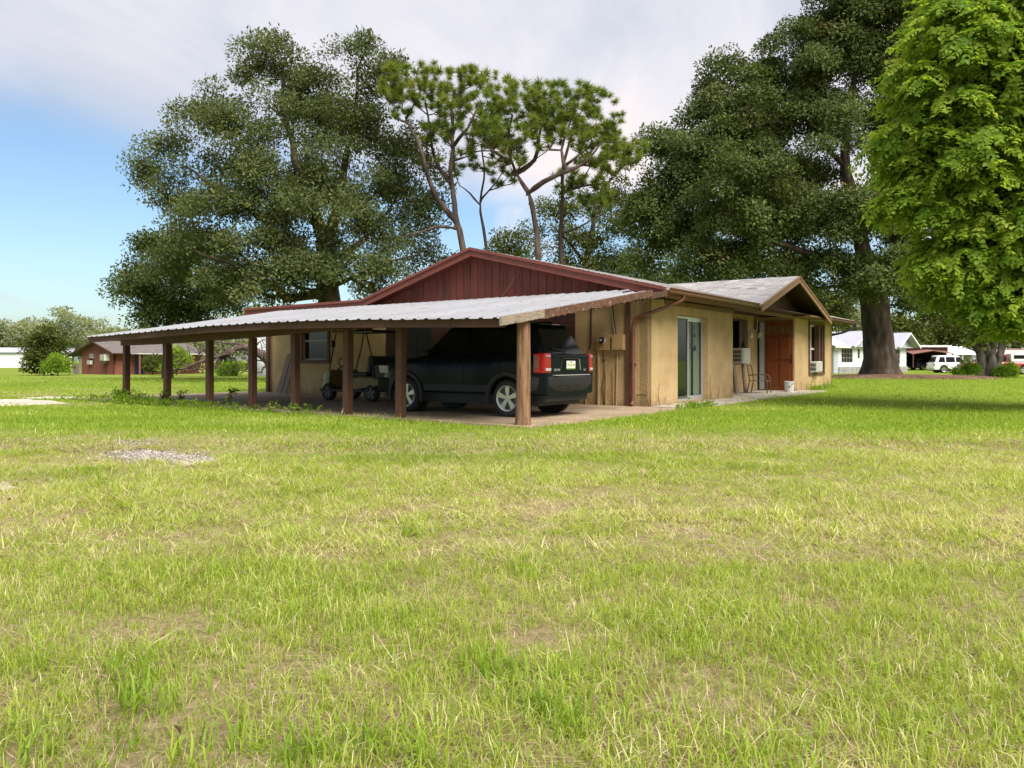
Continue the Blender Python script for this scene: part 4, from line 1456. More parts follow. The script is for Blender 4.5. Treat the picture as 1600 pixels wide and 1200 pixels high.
def make_car(root, L, Wd, Ht, wb, rear, r, paint, belt, hood, gh, windows, sill=0.32, clad=None, rim='alloy', xs_extra=()):
    """a car body in its own frame, x forward from the rear bumper, y to its left.
    belt: table x -> shoulder height; gh: (rear bottom, rear top, front top, front bottom) of the cabin; windows: list of (x0b, x1b, x1t, x0t)"""
    hw = Wd / 2
    xw = [rear, rear + wb]
    ar = r + 0.07
    xs = sorted(set([0.06, 0.1, 0.2, 0.35] + list(np.linspace(0.5, L - 0.5, 16)) + [L - 0.3, L - 0.18, L - 0.08, L - 0.03] +
                    [x + d for x in xw for d in np.linspace(-ar, ar, 13)] + list(xs_extra)))
    xs = [x for x in xs if 0.05 <= x <= L - 0.02]
    rings = []
    for x in xs:
        zb = sill
        for c in xw:
            if abs(x - c) < ar:
                zb = max(zb, r + math.sqrt(max(ar * ar - (x - c) ** 2, 0)))
        zt = interp(belt, x)
        tape = interp([(0, 0.90), (0.25, 0.975), (0.8, 1), (L - 1.2, 1), (L - 0.45, 0.95), (L - 0.1, 0.80), (L, 0.70)], x)
        h_ = hw * tape
        zb = min(zb, zt - 0.08)
        zm = zb + (zt - zb) * 0.55
        half = [(0.0, zb), (h_ * 0.88, zb), (h_ * 0.985, zb + 0.03), (h_, zm), (h_ * 0.985, zt - 0.09), (h_ * 0.94, zt - 0.025), (h_ * 0.88, zt), (0.0, zt + 0.025)]
        ring = half + [(-y, z) for y, z in half[-2:0:-1]]
        rings.append([(x, y, z) for y, z in ring])
    body = MB().loft(rings).build('body', paint, root, smooth=True, auto=32)
    # cabin
    rb, rt, ft, fb = gh
    z0 = lambda x: interp(belt, x) - 0.02
    def cab_ring(t, top=False):
        xr, xf = rb + (rt - rb) * t, fb + (ft - fb) * t
        zz0 = min(z0(rb), z0(fb)) - 0.01
        z = zz0 + (Ht - 0.05 - zz0) * t
        y = hw * (0.90 + (0.72 - 0.90) * t)
        return xr, xf, y, z
    def outline(xr, xf, y, z, cr=0.16):
        pts = []
        for (cx, cy, a0) in ((xf - cr, y - cr, 0), (xr + cr, y - cr, 90), (xr + cr, -y + cr, 180), (xf - cr, -y + cr, 270)):
            for k in range(5):
                a = R(a0 + k * 22.5)
                pts.append((cx + cr * math.cos(a), cy + cr * math.sin(a), z))
        return pts
    rg_ = [outline(*cab_ring(t)) for t in (0, 0.25, 0.5, 0.75, 0.93)]
    xr, xf, y, z = cab_ring(1.0)
    rg_.append(outline(xr + 0.03, xf - 0.05, y - 0.03, z + 0.015))
    rg_.append(outline(xr + 0.12, xf - 0.2, y - 0.12, z + 0.045))
    rg_.append(outline(xr + 0.35, xf - 0.5, y - 0.35, z + 0.055, 0.1))
    MB().loft(rg_).build('cabin', paint, root, smooth=True, auto=40)
    zlo = cab_ring(0)[3]; zhi = cab_ring(1)[3]
    def side(x, t, s, off=0.006):
        return (x, s * (cab_ring(t)[2] + off), zlo + (zhi - zlo) * t)
    for s in (1, -1):
        for (a, b, c, d) in windows:
            vs = []
            for off in (0.007, -0.01):
                vs += [side(a, 0.09, s, off), side(b, 0.09, s, off), side(b + (c - b) * 0.5, 0.48, s, off), side(c, 0.86, s, off), side(d, 0.86, s, off), side(a + (d - a) * 0.5, 0.48, s, off)]
            MB().add(vs, [(0, 1, 2, 3, 4, 5), (11, 10, 9, 8, 7, 6)] + [(i, i + 6, (i + 1) % 6 + 6, (i + 1) % 6) for i in range(6)]).build('side_window', 'car_glass', root)
    # rear and front glass
    for nm, xb, xt, t0, t1, sg in (('rear_window', rb, rt, 0.12, 0.88, -1), ('windscreen', fb, ft, 0.08, 0.90, 1)):
        vs = []
        for off in (0.007, -0.012):
            for t, k in ((t0, 0.84), (t0, -0.84), (0.5, -0.82), (t1, -0.80), (t1, 0.80), (0.5, 0.82)):
                xx, yy, zz = (cab_ring(t)[0] if sg < 0 else cab_ring(t)[1]), cab_ring(t)[2], cab_ring(t)[3]
                vs.append((xx + sg * off, yy * k * (1 if t < 1 else 1), zz))
        MB().add(vs, [(0, 1, 2, 5), (5, 2, 3, 4), (11, 8, 7, 6), (10, 9, 8, 11)] + [(i, i + 6, (i + 1) % 6 + 6, (i + 1) % 6) for i in range(6)]).build(nm, 'car_glass', root)
    for x in xw:
        for s in (1, -1):
            make_wheel(root, x, s * (hw - 0.125), s, r, 0.22, rim)
            if clad:
                arc = [(x + (ar + k) * math.cos(a), r + (ar + k) * math.sin(a)) for k in (0.07,) for a in np.linspace(-0.25, math.pi + 0.25, 15)]
                arc += [(x + (ar - 0.005) * math.cos(a), r + (ar - 0.005) * math.sin(a)) for a in np.linspace(math.pi + 0.25, -0.25, 15)]
                y0, y1 = s * (hw - 0.06), s * (hw + 0.018)
                n_ = len(arc) // 2
                m_ = MB()
                for i in range(n_ - 1):
                    q = [arc[i], arc[i + 1], arc[-2 - i], arc[-1 - i]]
                    m_.add([(p[0], yy, p[1]) for yy in (y0, y1) for p in q], [(0, 1, 2, 3), (7, 6, 5, 4), (0, 4, 5, 1), (1, 5, 6, 2), (2, 6, 7, 3), (3, 7, 4, 0)])
                m_.build('wheel_arch', clad, root)
            # wheel housing
            MB().cyl((x, s * (hw - 0.30) - 0.01, r + 0.02), ar - 0.01, 0.02, 'y', 24).build('wheel_housing', 'black', root)
    MB().box(0.3, L - 0.3, -hw * 0.8, hw * 0.8, 0.22, sill + 0.06).build('underbody', 'black', root)
    return cab_ring, side


# ---- the dark SUV in the carport; heads along the wall, its tail to us
p = L2W(-3.66, -0.26, 0.03)
suv = empty('parked_suv', 'dark blue black SUV parked under the carport with its tail towards the corner', 'car', p, HROT + math.pi / 2)
SB = [(0, 1.15), (0.25, 1.19), (2.9, 1.16), (3.15, 1.16), (3.4, 1.13), (4.0, 1.05), (4.3, 0.97), (4.45, 0.82)]
cab, side = make_car(suv, 4.44, 1.81, 1.80, 2.62, 0.92, 0.355, 'paint_dark', SB, None, (0.16, 0.50, 2.55, 3.25),
                     [(0.52, 1.05, 1.10, 0.78), (1.12, 1.92, 1.92, 1.17), (2.0, 2.98, 2.50, 2.0)], clad='car_plastic', sill=0.42)
# tailgate with its recess, lamps, bumper and step
hw = 0.905
tg = MB().loft([[(0.062 + dx_, y, z) for y, z in ((-0.66, 0.80), (0.66, 0.80), (0.665, 0.98), (0.67, 1.18), (-0.67, 1.18), (-0.665, 0.98))] for dx_ in (0.12, 0.0)]).build('tailgate', 'paint_dark', suv, bevel=0.02)
MB().box(0.040, 0.064, -0.62, 0.62, 1.125, 1.16).build('tailgate_trim', 'paint_dark', tg, bevel=0.01)
MB().loft([[(x, y, z) for y, z in ((-0.34, 0.88), (0.34, 0.88), (0.29, 1.09), (-0.29, 1.09))] for x in (0.060, 0.0605)]).build('plate_recess', 'car_plastic', tg)
for s in (1, -1):
    MB().prism([(s * 0.34, 0.885), (s * 0.37, 0.885), (s * 0.32, 1.095), (s * 0.29, 1.095)], 0.05, 0.0595, 'x').build('recess_edge', 'chrome' if s < 0 else 'car_plastic', tg)
plate = MB().box(0.046, 0.056, -0.155, 0.155, 0.90, 1.06).build('licence_plate', 'plate_white', tg, bevel=0.003)
MB().box(0.044, 0.0455, -0.15, 0.15, 0.903, 0.925).build('plate_band', 'plate_green', plate)
MB().cyl((0.0435, 0, 0.98), 0.032, 0.002, 'x', 12).build('plate_emblem', 'plate_orange', plate)
for k, x in enumerate((-0.115, -0.075, 0.075, 0.115)):
    MB().box(0.0435, 0.0455, x - 0.012, x + 0.012, 0.96, 1.005).build('plate_digit', 'plate_green', plate)
MB().box(0.044, 0.0455, -0.07, 0.07, 1.03, 1.046).build('plate_name', 'plate_green', plate)
MB().box(0.035, 0.06, -0.30, 0.30, 1.096, 1.116).build('plate_bar', 'car_plastic', tg, bevel=0.005)
for s in (1, -1):
    def plan(o):
        return [(0.045 - o, s * 0.675), (0.045 - o, s * 0.79), (0.075 - o, s * (0.86 + o)), (0.16, s * (0.908 + o)), (0.30, s * (0.922 + o)), (0.30, s * 0.80), (0.12, s * 0.675)]
    tl = MB().prism(plan(0), 0.83, 1.20, 'z').build('tail_lamp', 'lamp_red', suv, bevel=0.03)
    MB().prism([(0.036, s * 0.70), (0.036, s * 0.795), (0.06, s * 0.85), (0.09, s * 0.80), (0.09, s * 0.70)], 0.875, 0.925, 'z').build('reverse_lens', 'lamp_clear', tl, bevel=0.006)
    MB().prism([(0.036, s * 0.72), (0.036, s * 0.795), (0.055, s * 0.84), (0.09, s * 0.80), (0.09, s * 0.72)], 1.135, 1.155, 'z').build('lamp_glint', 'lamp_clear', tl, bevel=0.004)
    MB().prism([(0.17, s * 0.80), (0.17, s * 0.917), (0.285, s * 0.928), (0.285, s * 0.80)], 0.90, 1.13, 'z').build('lamp_side', 'lamp_amber', tl, bevel=0.02)
bp = []
for z, x in ((0.46, 0.10), (0.52, 0.03), (0.64, -0.02), (0.755, -0.03), (0.78, 0.02)):
    w_ = 0.90 if 0.48 < z < 0.77 else 0.86
    bp.append([(0.60, -w_, z), (0.28 + x, -w_, z), (x + 0.07, -w_ + 0.14, z), (x, -0.45, z), (x - 0.02, 0, z), (x, 0.45, z), (x + 0.07, w_ - 0.14, z), (0.28 + x, w_, z), (0.60, w_, z)])
bmp = MB().loft(bp).build('rear_bumper', 'car_plastic', suv, smooth=True, auto=40)
MB().box(-0.01, 0.10, -0.62, 0.62, 0.782, 0.798).build('bumper_step', 'grille_grey', bmp, bevel=0.006)
for y in (-0.45, -0.16, 0.14, 0.42):
    MB().box(-0.034, -0.02, y - 0.05, y + 0.05, 0.56, 0.575).build('bumper_slot', 'black', bmp)
MB().box(0.14, 0.30, -0.75, 0.75, 0.30, 0.47).build('rear_valance', 'black', suv)
# spoiler, brake lamp, wiper, roof rails
xr, xf, y_, z_ = cab(1.0)
MB().loft([[(x, y, z) for y in (-0.58, 0.58) for z in ((zz, zz + 0.03) if y < 0 else (zz + 0.03, zz))] for x, zz in ((xr - 0.10, z_ - 0.005), (xr + 0.15, z_ + 0.015))]).build('spoiler', 'paint_dark', suv, bevel=0.01)
MB().box(xr - 0.105, xr - 0.098, -0.14, 0.14, z_ + 0.0, z_ + 0.02).build('brake_lamp', 'lamp_red', suv)
MB().tube([(0.20, -0.05, 1.24), (0.205, 0.2, 1.27), (0.215, 0.42, 1.29)], 0.009, 6).build('rear_wiper', 'black', suv)
for s in (1, -1):
    MB().tube([(0.75, s * 0.56, 1.78), (0.9, s * 0.57, 1.835), (2.2, s * 0.57, 1.84), (2.4, s * 0.56, 1.79)], 0.018, 8).build('roof_rail', 'car_plastic', suv, smooth=True)
    for x in (1.05, 2.02):
        MB().box(x + 0.02, x + 0.20, s * 0.905, s * 0.935, 1.02, 1.045).build('door_handle', 'paint_dark', suv, bevel=0.008)
    for x in (1.08, 1.96, 2.98):
        MB().box(x, x + 0.008, s * 0.903, s * 0.909, 0.52, 1.10).build('door_seam', 'black', suv)
    MB().box(0.6 + 0.75, 3.0, s * 0.905, s * 0.925, 0.46, 0.60).build('side_cladding', 'car_plastic', suv, bevel=0.01)
    MB().loft([[(2.75 + dx_, s * (0.93 + k), z) for k, z in ((0, 1.14), (0.17, 1.15), (0.18, 1.27), (0.02, 1.28))] for dx_ in (0.0, 0.13)]).build('wing_mirror', 'paint_dark', suv, bevel=0.02)
    hl = MB().loft([[(x, s * y, z) for y, z in ((0.50, 0.78), (0.80, 0.80), (0.84, 0.96), (0.52, 0.94))] for x in (4.15, 4.40)]).build('headlight', 'lamp_clear', suv, bevel=0.01)
MB().box(4.34, 4.43, -0.5, 0.5, 0.72, 0.92).build('grille', 'chrome', suv, bevel=0.01)
MB().loft([[(x, y, z) for y, z in ((-0.8, 0.40), (0.8, 0.40), (0.82, 0.70), (-0.82, 0.70))] for x in (4.1, 4.47)]).build('front_bumper', 'paint_dark', suv, bevel=0.03)


def text_part(body, size, name, m, parent, loc, rot, depth=0.004):
    cu = bpy.data.curves.new('lettering', 'FONT')
    cu.body = body
    cu.size = size
    cu.extrude = depth
    cu.align_x = 'CENTER'
    t = bpy.data.objects.new('lettering', cu)
    me = bpy.data.meshes.new_from_object(t)
    bpy.data.objects.remove(t)
    me.materials.clear()
    me.materials.append(MATS[m])
    o = bpy.data.objects.new(name, me)
    col.objects.link(o)
    o.parent = parent
    o.location = loc
    o.rotation_euler = rot
    return o


text_part('ESCAPE', 0.062, 'lettering', 'badge_metal', tg, (0.058, 0.47, 0.87), (R(90), 0, R(-90)))
text_part('XLT', 0.05, 'lettering', 'badge_metal', tg, (0.058, -0.52, 0.87), (R(90), 0, R(-90)))

# ---- golf cart facing away from the SUV
p = L2W(-1.97, 6.55, 0.03)
gc = empty('golf_cart', 'cream golf cart with black roof and seat parked under the carport', 'golf cart', p, HROT + math.pi / 2)
mat('cream_shell', (0.20, 0.14, 0.055), 0.4, 0.08, 4)
mat('vinyl_black', (0.012, 0.012, 0.013), 0.45, 0.1)
MB().box(0.10, 1.95, -0.52, 0.52, 0.24, 0.31).build('floor_pan', 'vinyl_black', gc, bevel=0.02)
MB().loft([[(x, s * w_, z) for s, w_, x, z in pr] for pr in (
    [(-1, 0.50, 1.62, 0.30), (1, 0.50, 1.62, 0.30), (1, 0.50, 1.55, 0.80), (-1, 0.50, 1.55, 0.80)],
    [(-1, 0.50, 1.75, 0.30), (1, 0.50, 1.75, 0.30), (1, 0.48, 1.70, 0.82), (-1, 0.48, 1.70, 0.82)],
    [(-1, 0.40, 1.95, 0.34), (1, 0.40, 1.95, 0.34), (1, 0.42, 1.88, 0.72), (-1, 0.42, 1.88, 0.72)],
    [(-1, 0.34, 2.06, 0.36), (1, 0.34, 2.06, 0.36), (1, 0.34, 2.02, 0.58), (-1, 0.34, 2.02, 0.58)])]).build('front_cowl', 'cream_shell', gc, smooth=True, auto=50, bevel=0.02)
MB().prism([(-0.35, 0.42), (0.55, 0.30), (0.70, 0.34), (0.78, 0.62), (-0.10, 0.64), (-0.38, 0.55)], -0.52, 0.52, 'y').build('rear_shell', 'cream_shell', gc, bevel=0.03)
MB().box(0.15, 0.78, -0.50, 0.50, 0.645, 0.76).build('seat', 'vinyl_black', gc, bevel=0.04)
MB().prism([(0.02, 0.78), (0.16, 0.77), (0.10, 1.18), (0.0, 1.18)], -0.50, 0.50, 'y').build('backrest', 'vinyl_black', gc, bevel=0.03)
MB().box(-0.62, -0.05, -0.46, 0.46, 0.40, 0.98).build('bag_well', 'vinyl_black', gc, bevel=0.03)
for s in (1, -1):
    MB().tube([(1.62, s * 0.47, 0.80), (1.45, s * 0.49, 1.30), (1.32, s * 0.49, 1.80)], 0.018, 8).build('roof_post', 'vinyl_black', gc)
    MB().tube([(-0.08, s * 0.48, 0.64), (-0.02, s * 0.48, 1.2), (0.18, s * 0.49, 1.80)], 0.018, 8).build('roof_post', 'vinyl_black', gc)
    make_wheel(gc, 1.65, s * 0.44, s, 0.23, 0.18, 'alu_dark', 5)
    make_wheel(gc, 0.0, s * 0.44, s, 0.23, 0.18, 'alu_dark', 5)
    MB().cyl((2.03, s * 0.30 , 0.52), 0.06, 0.02, 'x', 14).build('headlight', 'lamp_clear', gc)
MB().box(-0.10, 1.42, -0.54, 0.54, 1.79, 1.85).build('roof_canopy', 'vinyl_black', gc, bevel=0.025)
MB().box(-0.11, 1.43, 0.541, 0.55, 1.785, 1.81).build('canopy_trim', 'grille_grey', gc)
st = [(1.28 + 0.17 * math.cos(t) * 0.55, 0.24 + 0.17 * math.sin(t), 0.98 + 0.17 * math.cos(t) * 0.83) for t in np.linspace(0, 2 * math.pi, 22)]
sw = MB().tube(st, 0.014, 6).build('steering_wheel', 'vinyl_black', gc, smooth=True)
MB().tube([(1.62, 0.24, 0.75), (1.28, 0.24, 0.98)], 0.02, 6).build('steering_column', 'vinyl_black', gc)
MB().box(1.33, 1.36, 0.50, 0.62, 1.42, 1.60).build('wing_mirror', 'vinyl_black', gc, bevel=0.01)

bx_ = empty('cardboard_box', 'small pale box lying on the black roof of the golf cart', 'box', L2W(-1.75, 7.55, 1.882), HROT + 0.3)
MB().box(-0.12, 0.12, -0.18, 0.18, 0, 0.10).build('carton', 'box_tan', bx_, bevel=0.006)
MB().box(-0.13, 0.0, -0.185, 0.185, 0.101, 0.108).build('flap', 'curtain', bx_)
# ================================================================ small things about the house
def at_house(name, label, cat, a, b, z=0.03, rz=0.0, group=None):
    return empty(name, label, cat, L2W(a, b, z), HROT + rz, group)


def make_ac(root, w, h, d, vents=3):
    """a window unit, its front towards local -y"""
    body = MB().box(0, w, -d, 0.0, 0, h).build('casing', 'white_plastic', root, bevel=0.012)
    fr = MB().box(0.03, w - 0.03, -d - 0.012, -d - 0.001, 0.03, h - 0.03).build('front_grille', 'grille_grey', root)
    n_ = int((h - 0.08) / 0.028)
    for k in range(n_):
        MB().box(0.035, w - 0.035, -d - 0.02, -d - 0.012, 0.045 + k * 0.028, 0.058 + k * 0.028).build('slat', 'white_plastic', fr)
    for k in range(vents):
        zc = 0.06 + (h - 0.10) * (k + 0.0) / vents
        q = MB().box(-0.008, -0.001, -d + 0.07, -0.10, zc, zc + (h - 0.10) / vents - 0.035).build('side_vent', 'alu_dark', root)
        for j in range(4):
            MB().box(-0.014, -0.008, -d + 0.08, -0.11, zc + 0.012 + j * 0.028, zc + 0.022 + j * 0.028).build('slat', 'grille_grey', q)


ac1 = at_house('window_air_conditioner', 'large white window air conditioner with three dark side vents in the porch', 'air conditioner', 8.52, 1.26, 1.0)
make_ac(ac1, 0.66, 0.50, 0.46)
ac2 = at_house('window_air_conditioner', 'small white window air conditioner in the deep brown window of the wing', 'air conditioner', 13.5, 0.17, 0.66, 0, None)
make_ac(ac2, 0.60, 0.40, 0.40, 2)


def lean_plank(label, a, b0, b1, h, w, t, m, rz=0.0, loc_z=0.03, da=0.0):
    """a plank in the frame of the house that leans from b0 (foot) to b1 (top)"""
    o = MB().prism([(-w / 2, 0), (w / 2, 0), (w / 2 + da, h), (-w / 2 + da, h)], 0, t, 'y')
    ob = o.build('wooden_plank', m, None, bevel=0.003)
    ob.location = L2W(a, b0, loc_z)
    ob.rotation_euler = (-math.atan2(b1 - b0, h), 0, HROT + rz)
    return ob


tag(lean_plank('', 8.20, 0.86, 1.0, 0.96, 0.22, 0.05, 'plank_wood'), 'weathered plank propping the left edge of the large porch air conditioner', 'plank', 'planks that hold up the air conditioner')
tag(lean_plank('', 8.95, 0.86, 0.98, 0.96, 0.17, 0.05, 'plank_wood', da=0.08), 'weathered plank beside the chair propping the right edge of the large air conditioner', 'plank', 'planks that hold up the air conditioner')
# two boards against the gable wall, far along the carport: lean towards +a
for k, (b, lab) in enumerate(((13.05, 'grey board leaning on the tan wall under the carport, the one nearer the corner'), (12.80, 'grey board leaning on the tan wall under the carport, the one nearer the window'))):
    o = MB().prism([(-0.12, 0), (0.115, 0), (0.115 + 0.11, 1.34), (-0.12 + 0.11, 1.34)], 0, 0.03, 'y').build('leaning_board', 'plank_wood', None, bevel=0.003)
    o.location = L2W(-0.42 + 0.02 * k, b, 0.03)
    o.rotation_euler = (-R(15.5), 0, HROT - math.pi / 2)
    tag(o, lab, 'board', 'boards leaning on the carport wall')

# patio chair: bare metal frame with bent arms
ch = at_house('patio_chair', 'brown metal patio chair frame with curved arms standing on the porch walk', 'chair', 9.0, 0.42, 0.03, R(8))
for s in (-1, 1):
    x = s * 0.33
    MB().tube([(x, -0.30, 0), (x, -0.28, 0.35), (x, -0.24, 0.56), (x, -0.12, 0.62), (x, 0.10, 0.60), (x, 0.28, 0.58)], 0.016, 8).build('arm', 'chair_metal', ch, smooth=True)
    MB().tube([(x, 0.34, 0), (x, 0.26, 0.40), (x, 0.32, 0.85), (x, 0.36, 0.92)], 0.016, 8).build('leg', 'chair_metal', ch, smooth=True)
MB().tube([(-0.33, -0.27, 0.40), (0.33, -0.27, 0.40)], 0.014, 8).build('stretcher', 'chair_metal', ch)
MB().tube([(-0.33, 0.26, 0.40), (0.33, 0.26, 0.40)], 0.014, 8).build('stretcher', 'chair_metal', ch)
MB().tube([(-0.33, 0.35, 0.90), (0.33, 0.35, 0.90)], 0.014, 8).build('back_rail', 'chair_metal', ch)
MB().box(-0.31, 0.31, -0.26, 0.25, 0.395, 0.405).build('seat', 'chair_metal', ch)
# bucket with worn white sides
mat('bucket_white', (0.70, 0.69, 0.66), 0.5, 0.05, 4, c2=(0.10, 0.12, 0.18), c2s=7, c2t=0.56, c2w=0.05)
bu = at_house('bucket', 'white plastic bucket with dark smears standing in front of the orange door', 'bucket', 10.45, -0.10)
MB().lathe([(0.0, 0.0), (0.135, 0.0), (0.14, 0.01), (0.165, 0.34), (0.172, 0.345), (0.172, 0.36), (0.158, 0.36), (0.15, 0.32), (0.125, 0.02), (0.0, 0.02)], (0, 0, 0), 'z', 24).build('pail', 'bucket_white', bu, smooth=True, auto=40)
MB().tube([(0.168 * math.cos(t), 0.168 * math.sin(t) * 0.35 - 0.16, 0.33 - 0.16 * math.sin(t)) for t in np.linspace(0, math.pi, 12)], 0.005, 5).build('handle', 'alu_dark', bu)
# small dark bottle on the air conditioner, lamp and wind chime beside the door
bt = at_house('bottle', 'dark bottle standing on top of the large porch air conditioner', 'bottle', 9.05, 0.98, 1.502)
MB().lathe([(0, 0), (0.06, 0), (0.065, 0.02), (0.065, 0.14), (0.03, 0.18), (0.028, 0.22), (0, 0.22)], (0, 0, 0), 'z', 16).build('glass', 'black', bt, smooth=True, auto=40)
lp = at_house('porch_lamp', 'small pale carriage lamp on the porch wall above the air conditioner', 'lamp', 10.2, 1.29, 2.05)
MB().box(-0.05, 0.05, -0.02, 0, -0.08, 0.08).build('wall_plate', 'brown_trim', lp)
MB().tube([(0, -0.01, 0.0), (0, -0.12, 0.05), (0, -0.16, 0.0)], 0.012, 6).build('arm', 'brown_trim', lp)
MB().lathe([(0, -0.02), (0.05, -0.03), (0.075, -0.16), (0.05, -0.19), (0, -0.2)], (0, -0.16, 0.02), 'z', 12).build('shade', 'curtain', lp)
wc = at_house('wind_chime', 'wind chime with pale shells hanging beside the porch lamp', 'wind chime', 10.75, 1.0, 2.05)
MB().tube([(0, 0, 0.02), (0, 0, 0.60)], 0.004, 4).build('cord', 'cable_dark', wc)
MB().cyl((0, 0, 0), 0.07, 0.015, 'z', 14).build('disc', 'white_plastic', wc)
for k in range(6):
    t = k * math.pi / 3
    MB().tube([(0.055 * math.cos(t), 0.055 * math.sin(t), -0.01), (0.055 * math.cos(t), 0.055 * math.sin(t), -0.13 - 0.03 * (k % 3))], 0.012, 6).build('chime_tube', ('white_plastic', 'grille_grey', 'curtain')[k % 3], wc)
th = at_house('wall_sign', 'narrow pale strip sign hanging on the porch wall beside the door', 'sign', 11.1, 1.24, 2.15)
MB().box(0, 0.06, -0.015, 0, 0, 0.38).build('strip', 'white_paint', th)
MB().box(-0.11, -0.01, -0.02, 0, 0.02, 0.42).build('strip', 'brown_trim', th)
sk = at_house('boot_scraper', 'small dark box on the porch wall behind the planks', 'box', 8.05, 1.27, 0.62)
MB().box(0, 0.22, -0.12, 0, 0, 0.16).build('box_shell', 'black', sk, bevel=0.01)
MB().box(-0.02, 0.24, -0.14, 0.0, 0.165, 0.18).build('lid', 'raw_beam', sk)

# ================================================================ far vehicles
def far_car(name, label, paint, x, y, rz, L=4.9, Wd=1.9, Ht=1.82, truck=False, wins=None, gh=None, belt=None, group=None, cat='car'):
    z = float(ground_z(x, y))
    root = empty(name, label, cat, (x, y, z), rz, group)
    belt = belt or [(0, 1.05), (0.3, 1.08), (L - 1.6, 1.06), (L - 1.2, 1.05), (L - 0.4, 0.98), (L, 0.75)]
    gh = gh or (0.12, 0.45, L - 2.25, L - 1.45)
    wins = wins or [(0.45, 1.15, 1.15, 0.68), (1.25, 2.15, 2.15, 1.25), (2.25, 3.25, 2.68, 2.25)]
    make_car(root, L, Wd, Ht, L * 0.585, 1.0, 0.37, paint, belt, None, gh, wins)
    h = Wd / 2
    for s in (1, -1):
        MB().box(0.03, 0.2, s * (h * 0.72), s * (h * 0.92), 0.72, 1.0).build('tail_lamp', 'lamp_red', root, bevel=0.01)
        MB().box(L - 0.32, L - 0.07, s * (h * 0.45), s * (h * 0.80), 0.68, 0.84).build('headlight', 'lamp_clear', root, bevel=0.01)
        MB().box(gh[3] - 0.45, gh[3] - 0.30, s * (h + 0.0), s * (h + 0.2), 1.02, 1.18).build('wing_mirror', paint, root, bevel=0.02)
        for k in (1.25, 2.25):
            MB().box(k + 0.05, k + 0.22, s * h, s * (h + 0.025), 0.9, 0.93).build('door_handle', 'car_plastic', root)
        MB().box(1.45, 1.0 + L * 0.585 - 0.45, s * (h - 0.01), s * (h + 0.02), 0.34, 0.42).build('side_cladding', 'car_plastic', root)
    MB().box(-0.02, 0.3, -h * 0.92, h * 0.92, 0.42, 0.62).build('rear_bumper', 'car_plastic' if paint != 'paint_white' else 'paint_white', root, bevel=0.03)
    MB().box(L - 0.3, L + 0.02, -h * 0.8, h * 0.8, 0.38, 0.62).build('front_bumper', 'car_plastic', root, bevel=0.03)
    MB().box(L - 0.12, L - 0.02, -h * 0.42, h * 0.42, 0.66, 0.84).build('grille', 'chrome', root, bevel=0.01)
    return root


wsx = W(1453, 583, 81)
far_car('parked_suv', 'white SUV parked side on beside the red pickup truck', 'paint_white', wsx[0], 81, R(-4))
wsx = W(1402, 583, 73)
far_car('parked_suv', 'white SUV mostly hidden behind the corner of the white house', 'paint_white', wsx[0] + 3.4, 84.5, R(168), 4.7, 1.85, 1.7)
wsx = W(1425, 583, 101)
far_car('parked_car', 'dark blue car parked in the shade of the open maroon barn', 'paint_blue', wsx[0] + 1.0, 103, R(20), 4.5, 1.8, 1.5)
# red pickup, nose to the left, seen on both sides of the fluted trunk
px_ = W(1503, 583, 73)
tr = empty('pickup_truck', 'red pickup truck with white camper body parked behind the fluted tree trunk', 'truck', (px_[0] + 7.0, 73, float(ground_z(0, 73))), R(180 - 4))
TL = 6.9
make_car(tr, TL, 2.0, 1.95, 3.9, 1.6, 0.40, 'paint_red', [(0, 1.12), (3.0, 1.14), (5.3, 1.16), (5.6, 1.15), (6.5, 1.08), (TL, 0.85)], None, (2.9, 3.05, 4.75, 5.45),
         [(3.05, 3.85, 3.85, 3.15), (3.95, 5.1, 4.65, 3.95)])
MB().box(0.25, 2.75, -0.9, 0.9, 1.155, 1.95).build('camper_shell', 'white_paint', tr, bevel=0.05)
MB().box(0.5, 2.5, 0.901, 0.91, 1.45, 1.80).build('camper_window', 'car_glass', tr)
for s in (1, -1):
    MB().box(TL - 0.35, TL - 0.08, s * 0.5, s * 0.85, 0.75, 0.95).build('headlight', 'lamp_clear', tr, bevel=0.01)
    mi = MB().box(4.9, 5.1, s * 1.02, s * 1.28, 1.12, 1.50).build('tow_mirror', 'white_plastic', tr, bevel=0.03)
MB().box(TL - 0.3, TL + 0.05, -0.9, 0.9, 0.45, 0.68).build('front_bumper', 'chrome', tr, bevel=0.03)
MB().box(-0.1, 0.2, -0.95, 0.95, 0.5, 0.7).build('rear_bumper', 'chrome', tr, bevel=0.03)

# ================================================================ buildings beyond
mat('red_block', (0.22, 0.07, 0.048), 0.9, 0.15, 5, 0.4, 30, c2=(0.18, 0.05, 0.035), c2s=2)
mat('house_white', (0.68, 0.69, 0.72), 0.7, 0.05, 4)
mat('metal_white', (0.66, 0.69, 0.72), 0.5, 0.05, 3)
mat('stone_grey', (0.30, 0.29, 0.28), 0.9, 0.25, 3, 0.4, 12, c2=(0.17, 0.16, 0.155), c2s=5)
mat('maroon_metal', (0.10, 0.028, 0.028), 0.6, 0.1, 4)
mat('awning_rust', (0.20, 0.09, 0.07), 0.7, 0.15, 4)
mat('door_blue', (0.015, 0.03, 0.10), 0.6, 0.1, 4)
mat('old_roof', (0.13, 0.11, 0.105), 0.95, 0.25, 4, 0.3, 30, c2=(0.075, 0.065, 0.06), c2s=1.5)
mat('lilac_roof', (0.40, 0.40, 0.47), 0.95, 0.2, 6, 0.3, 30)


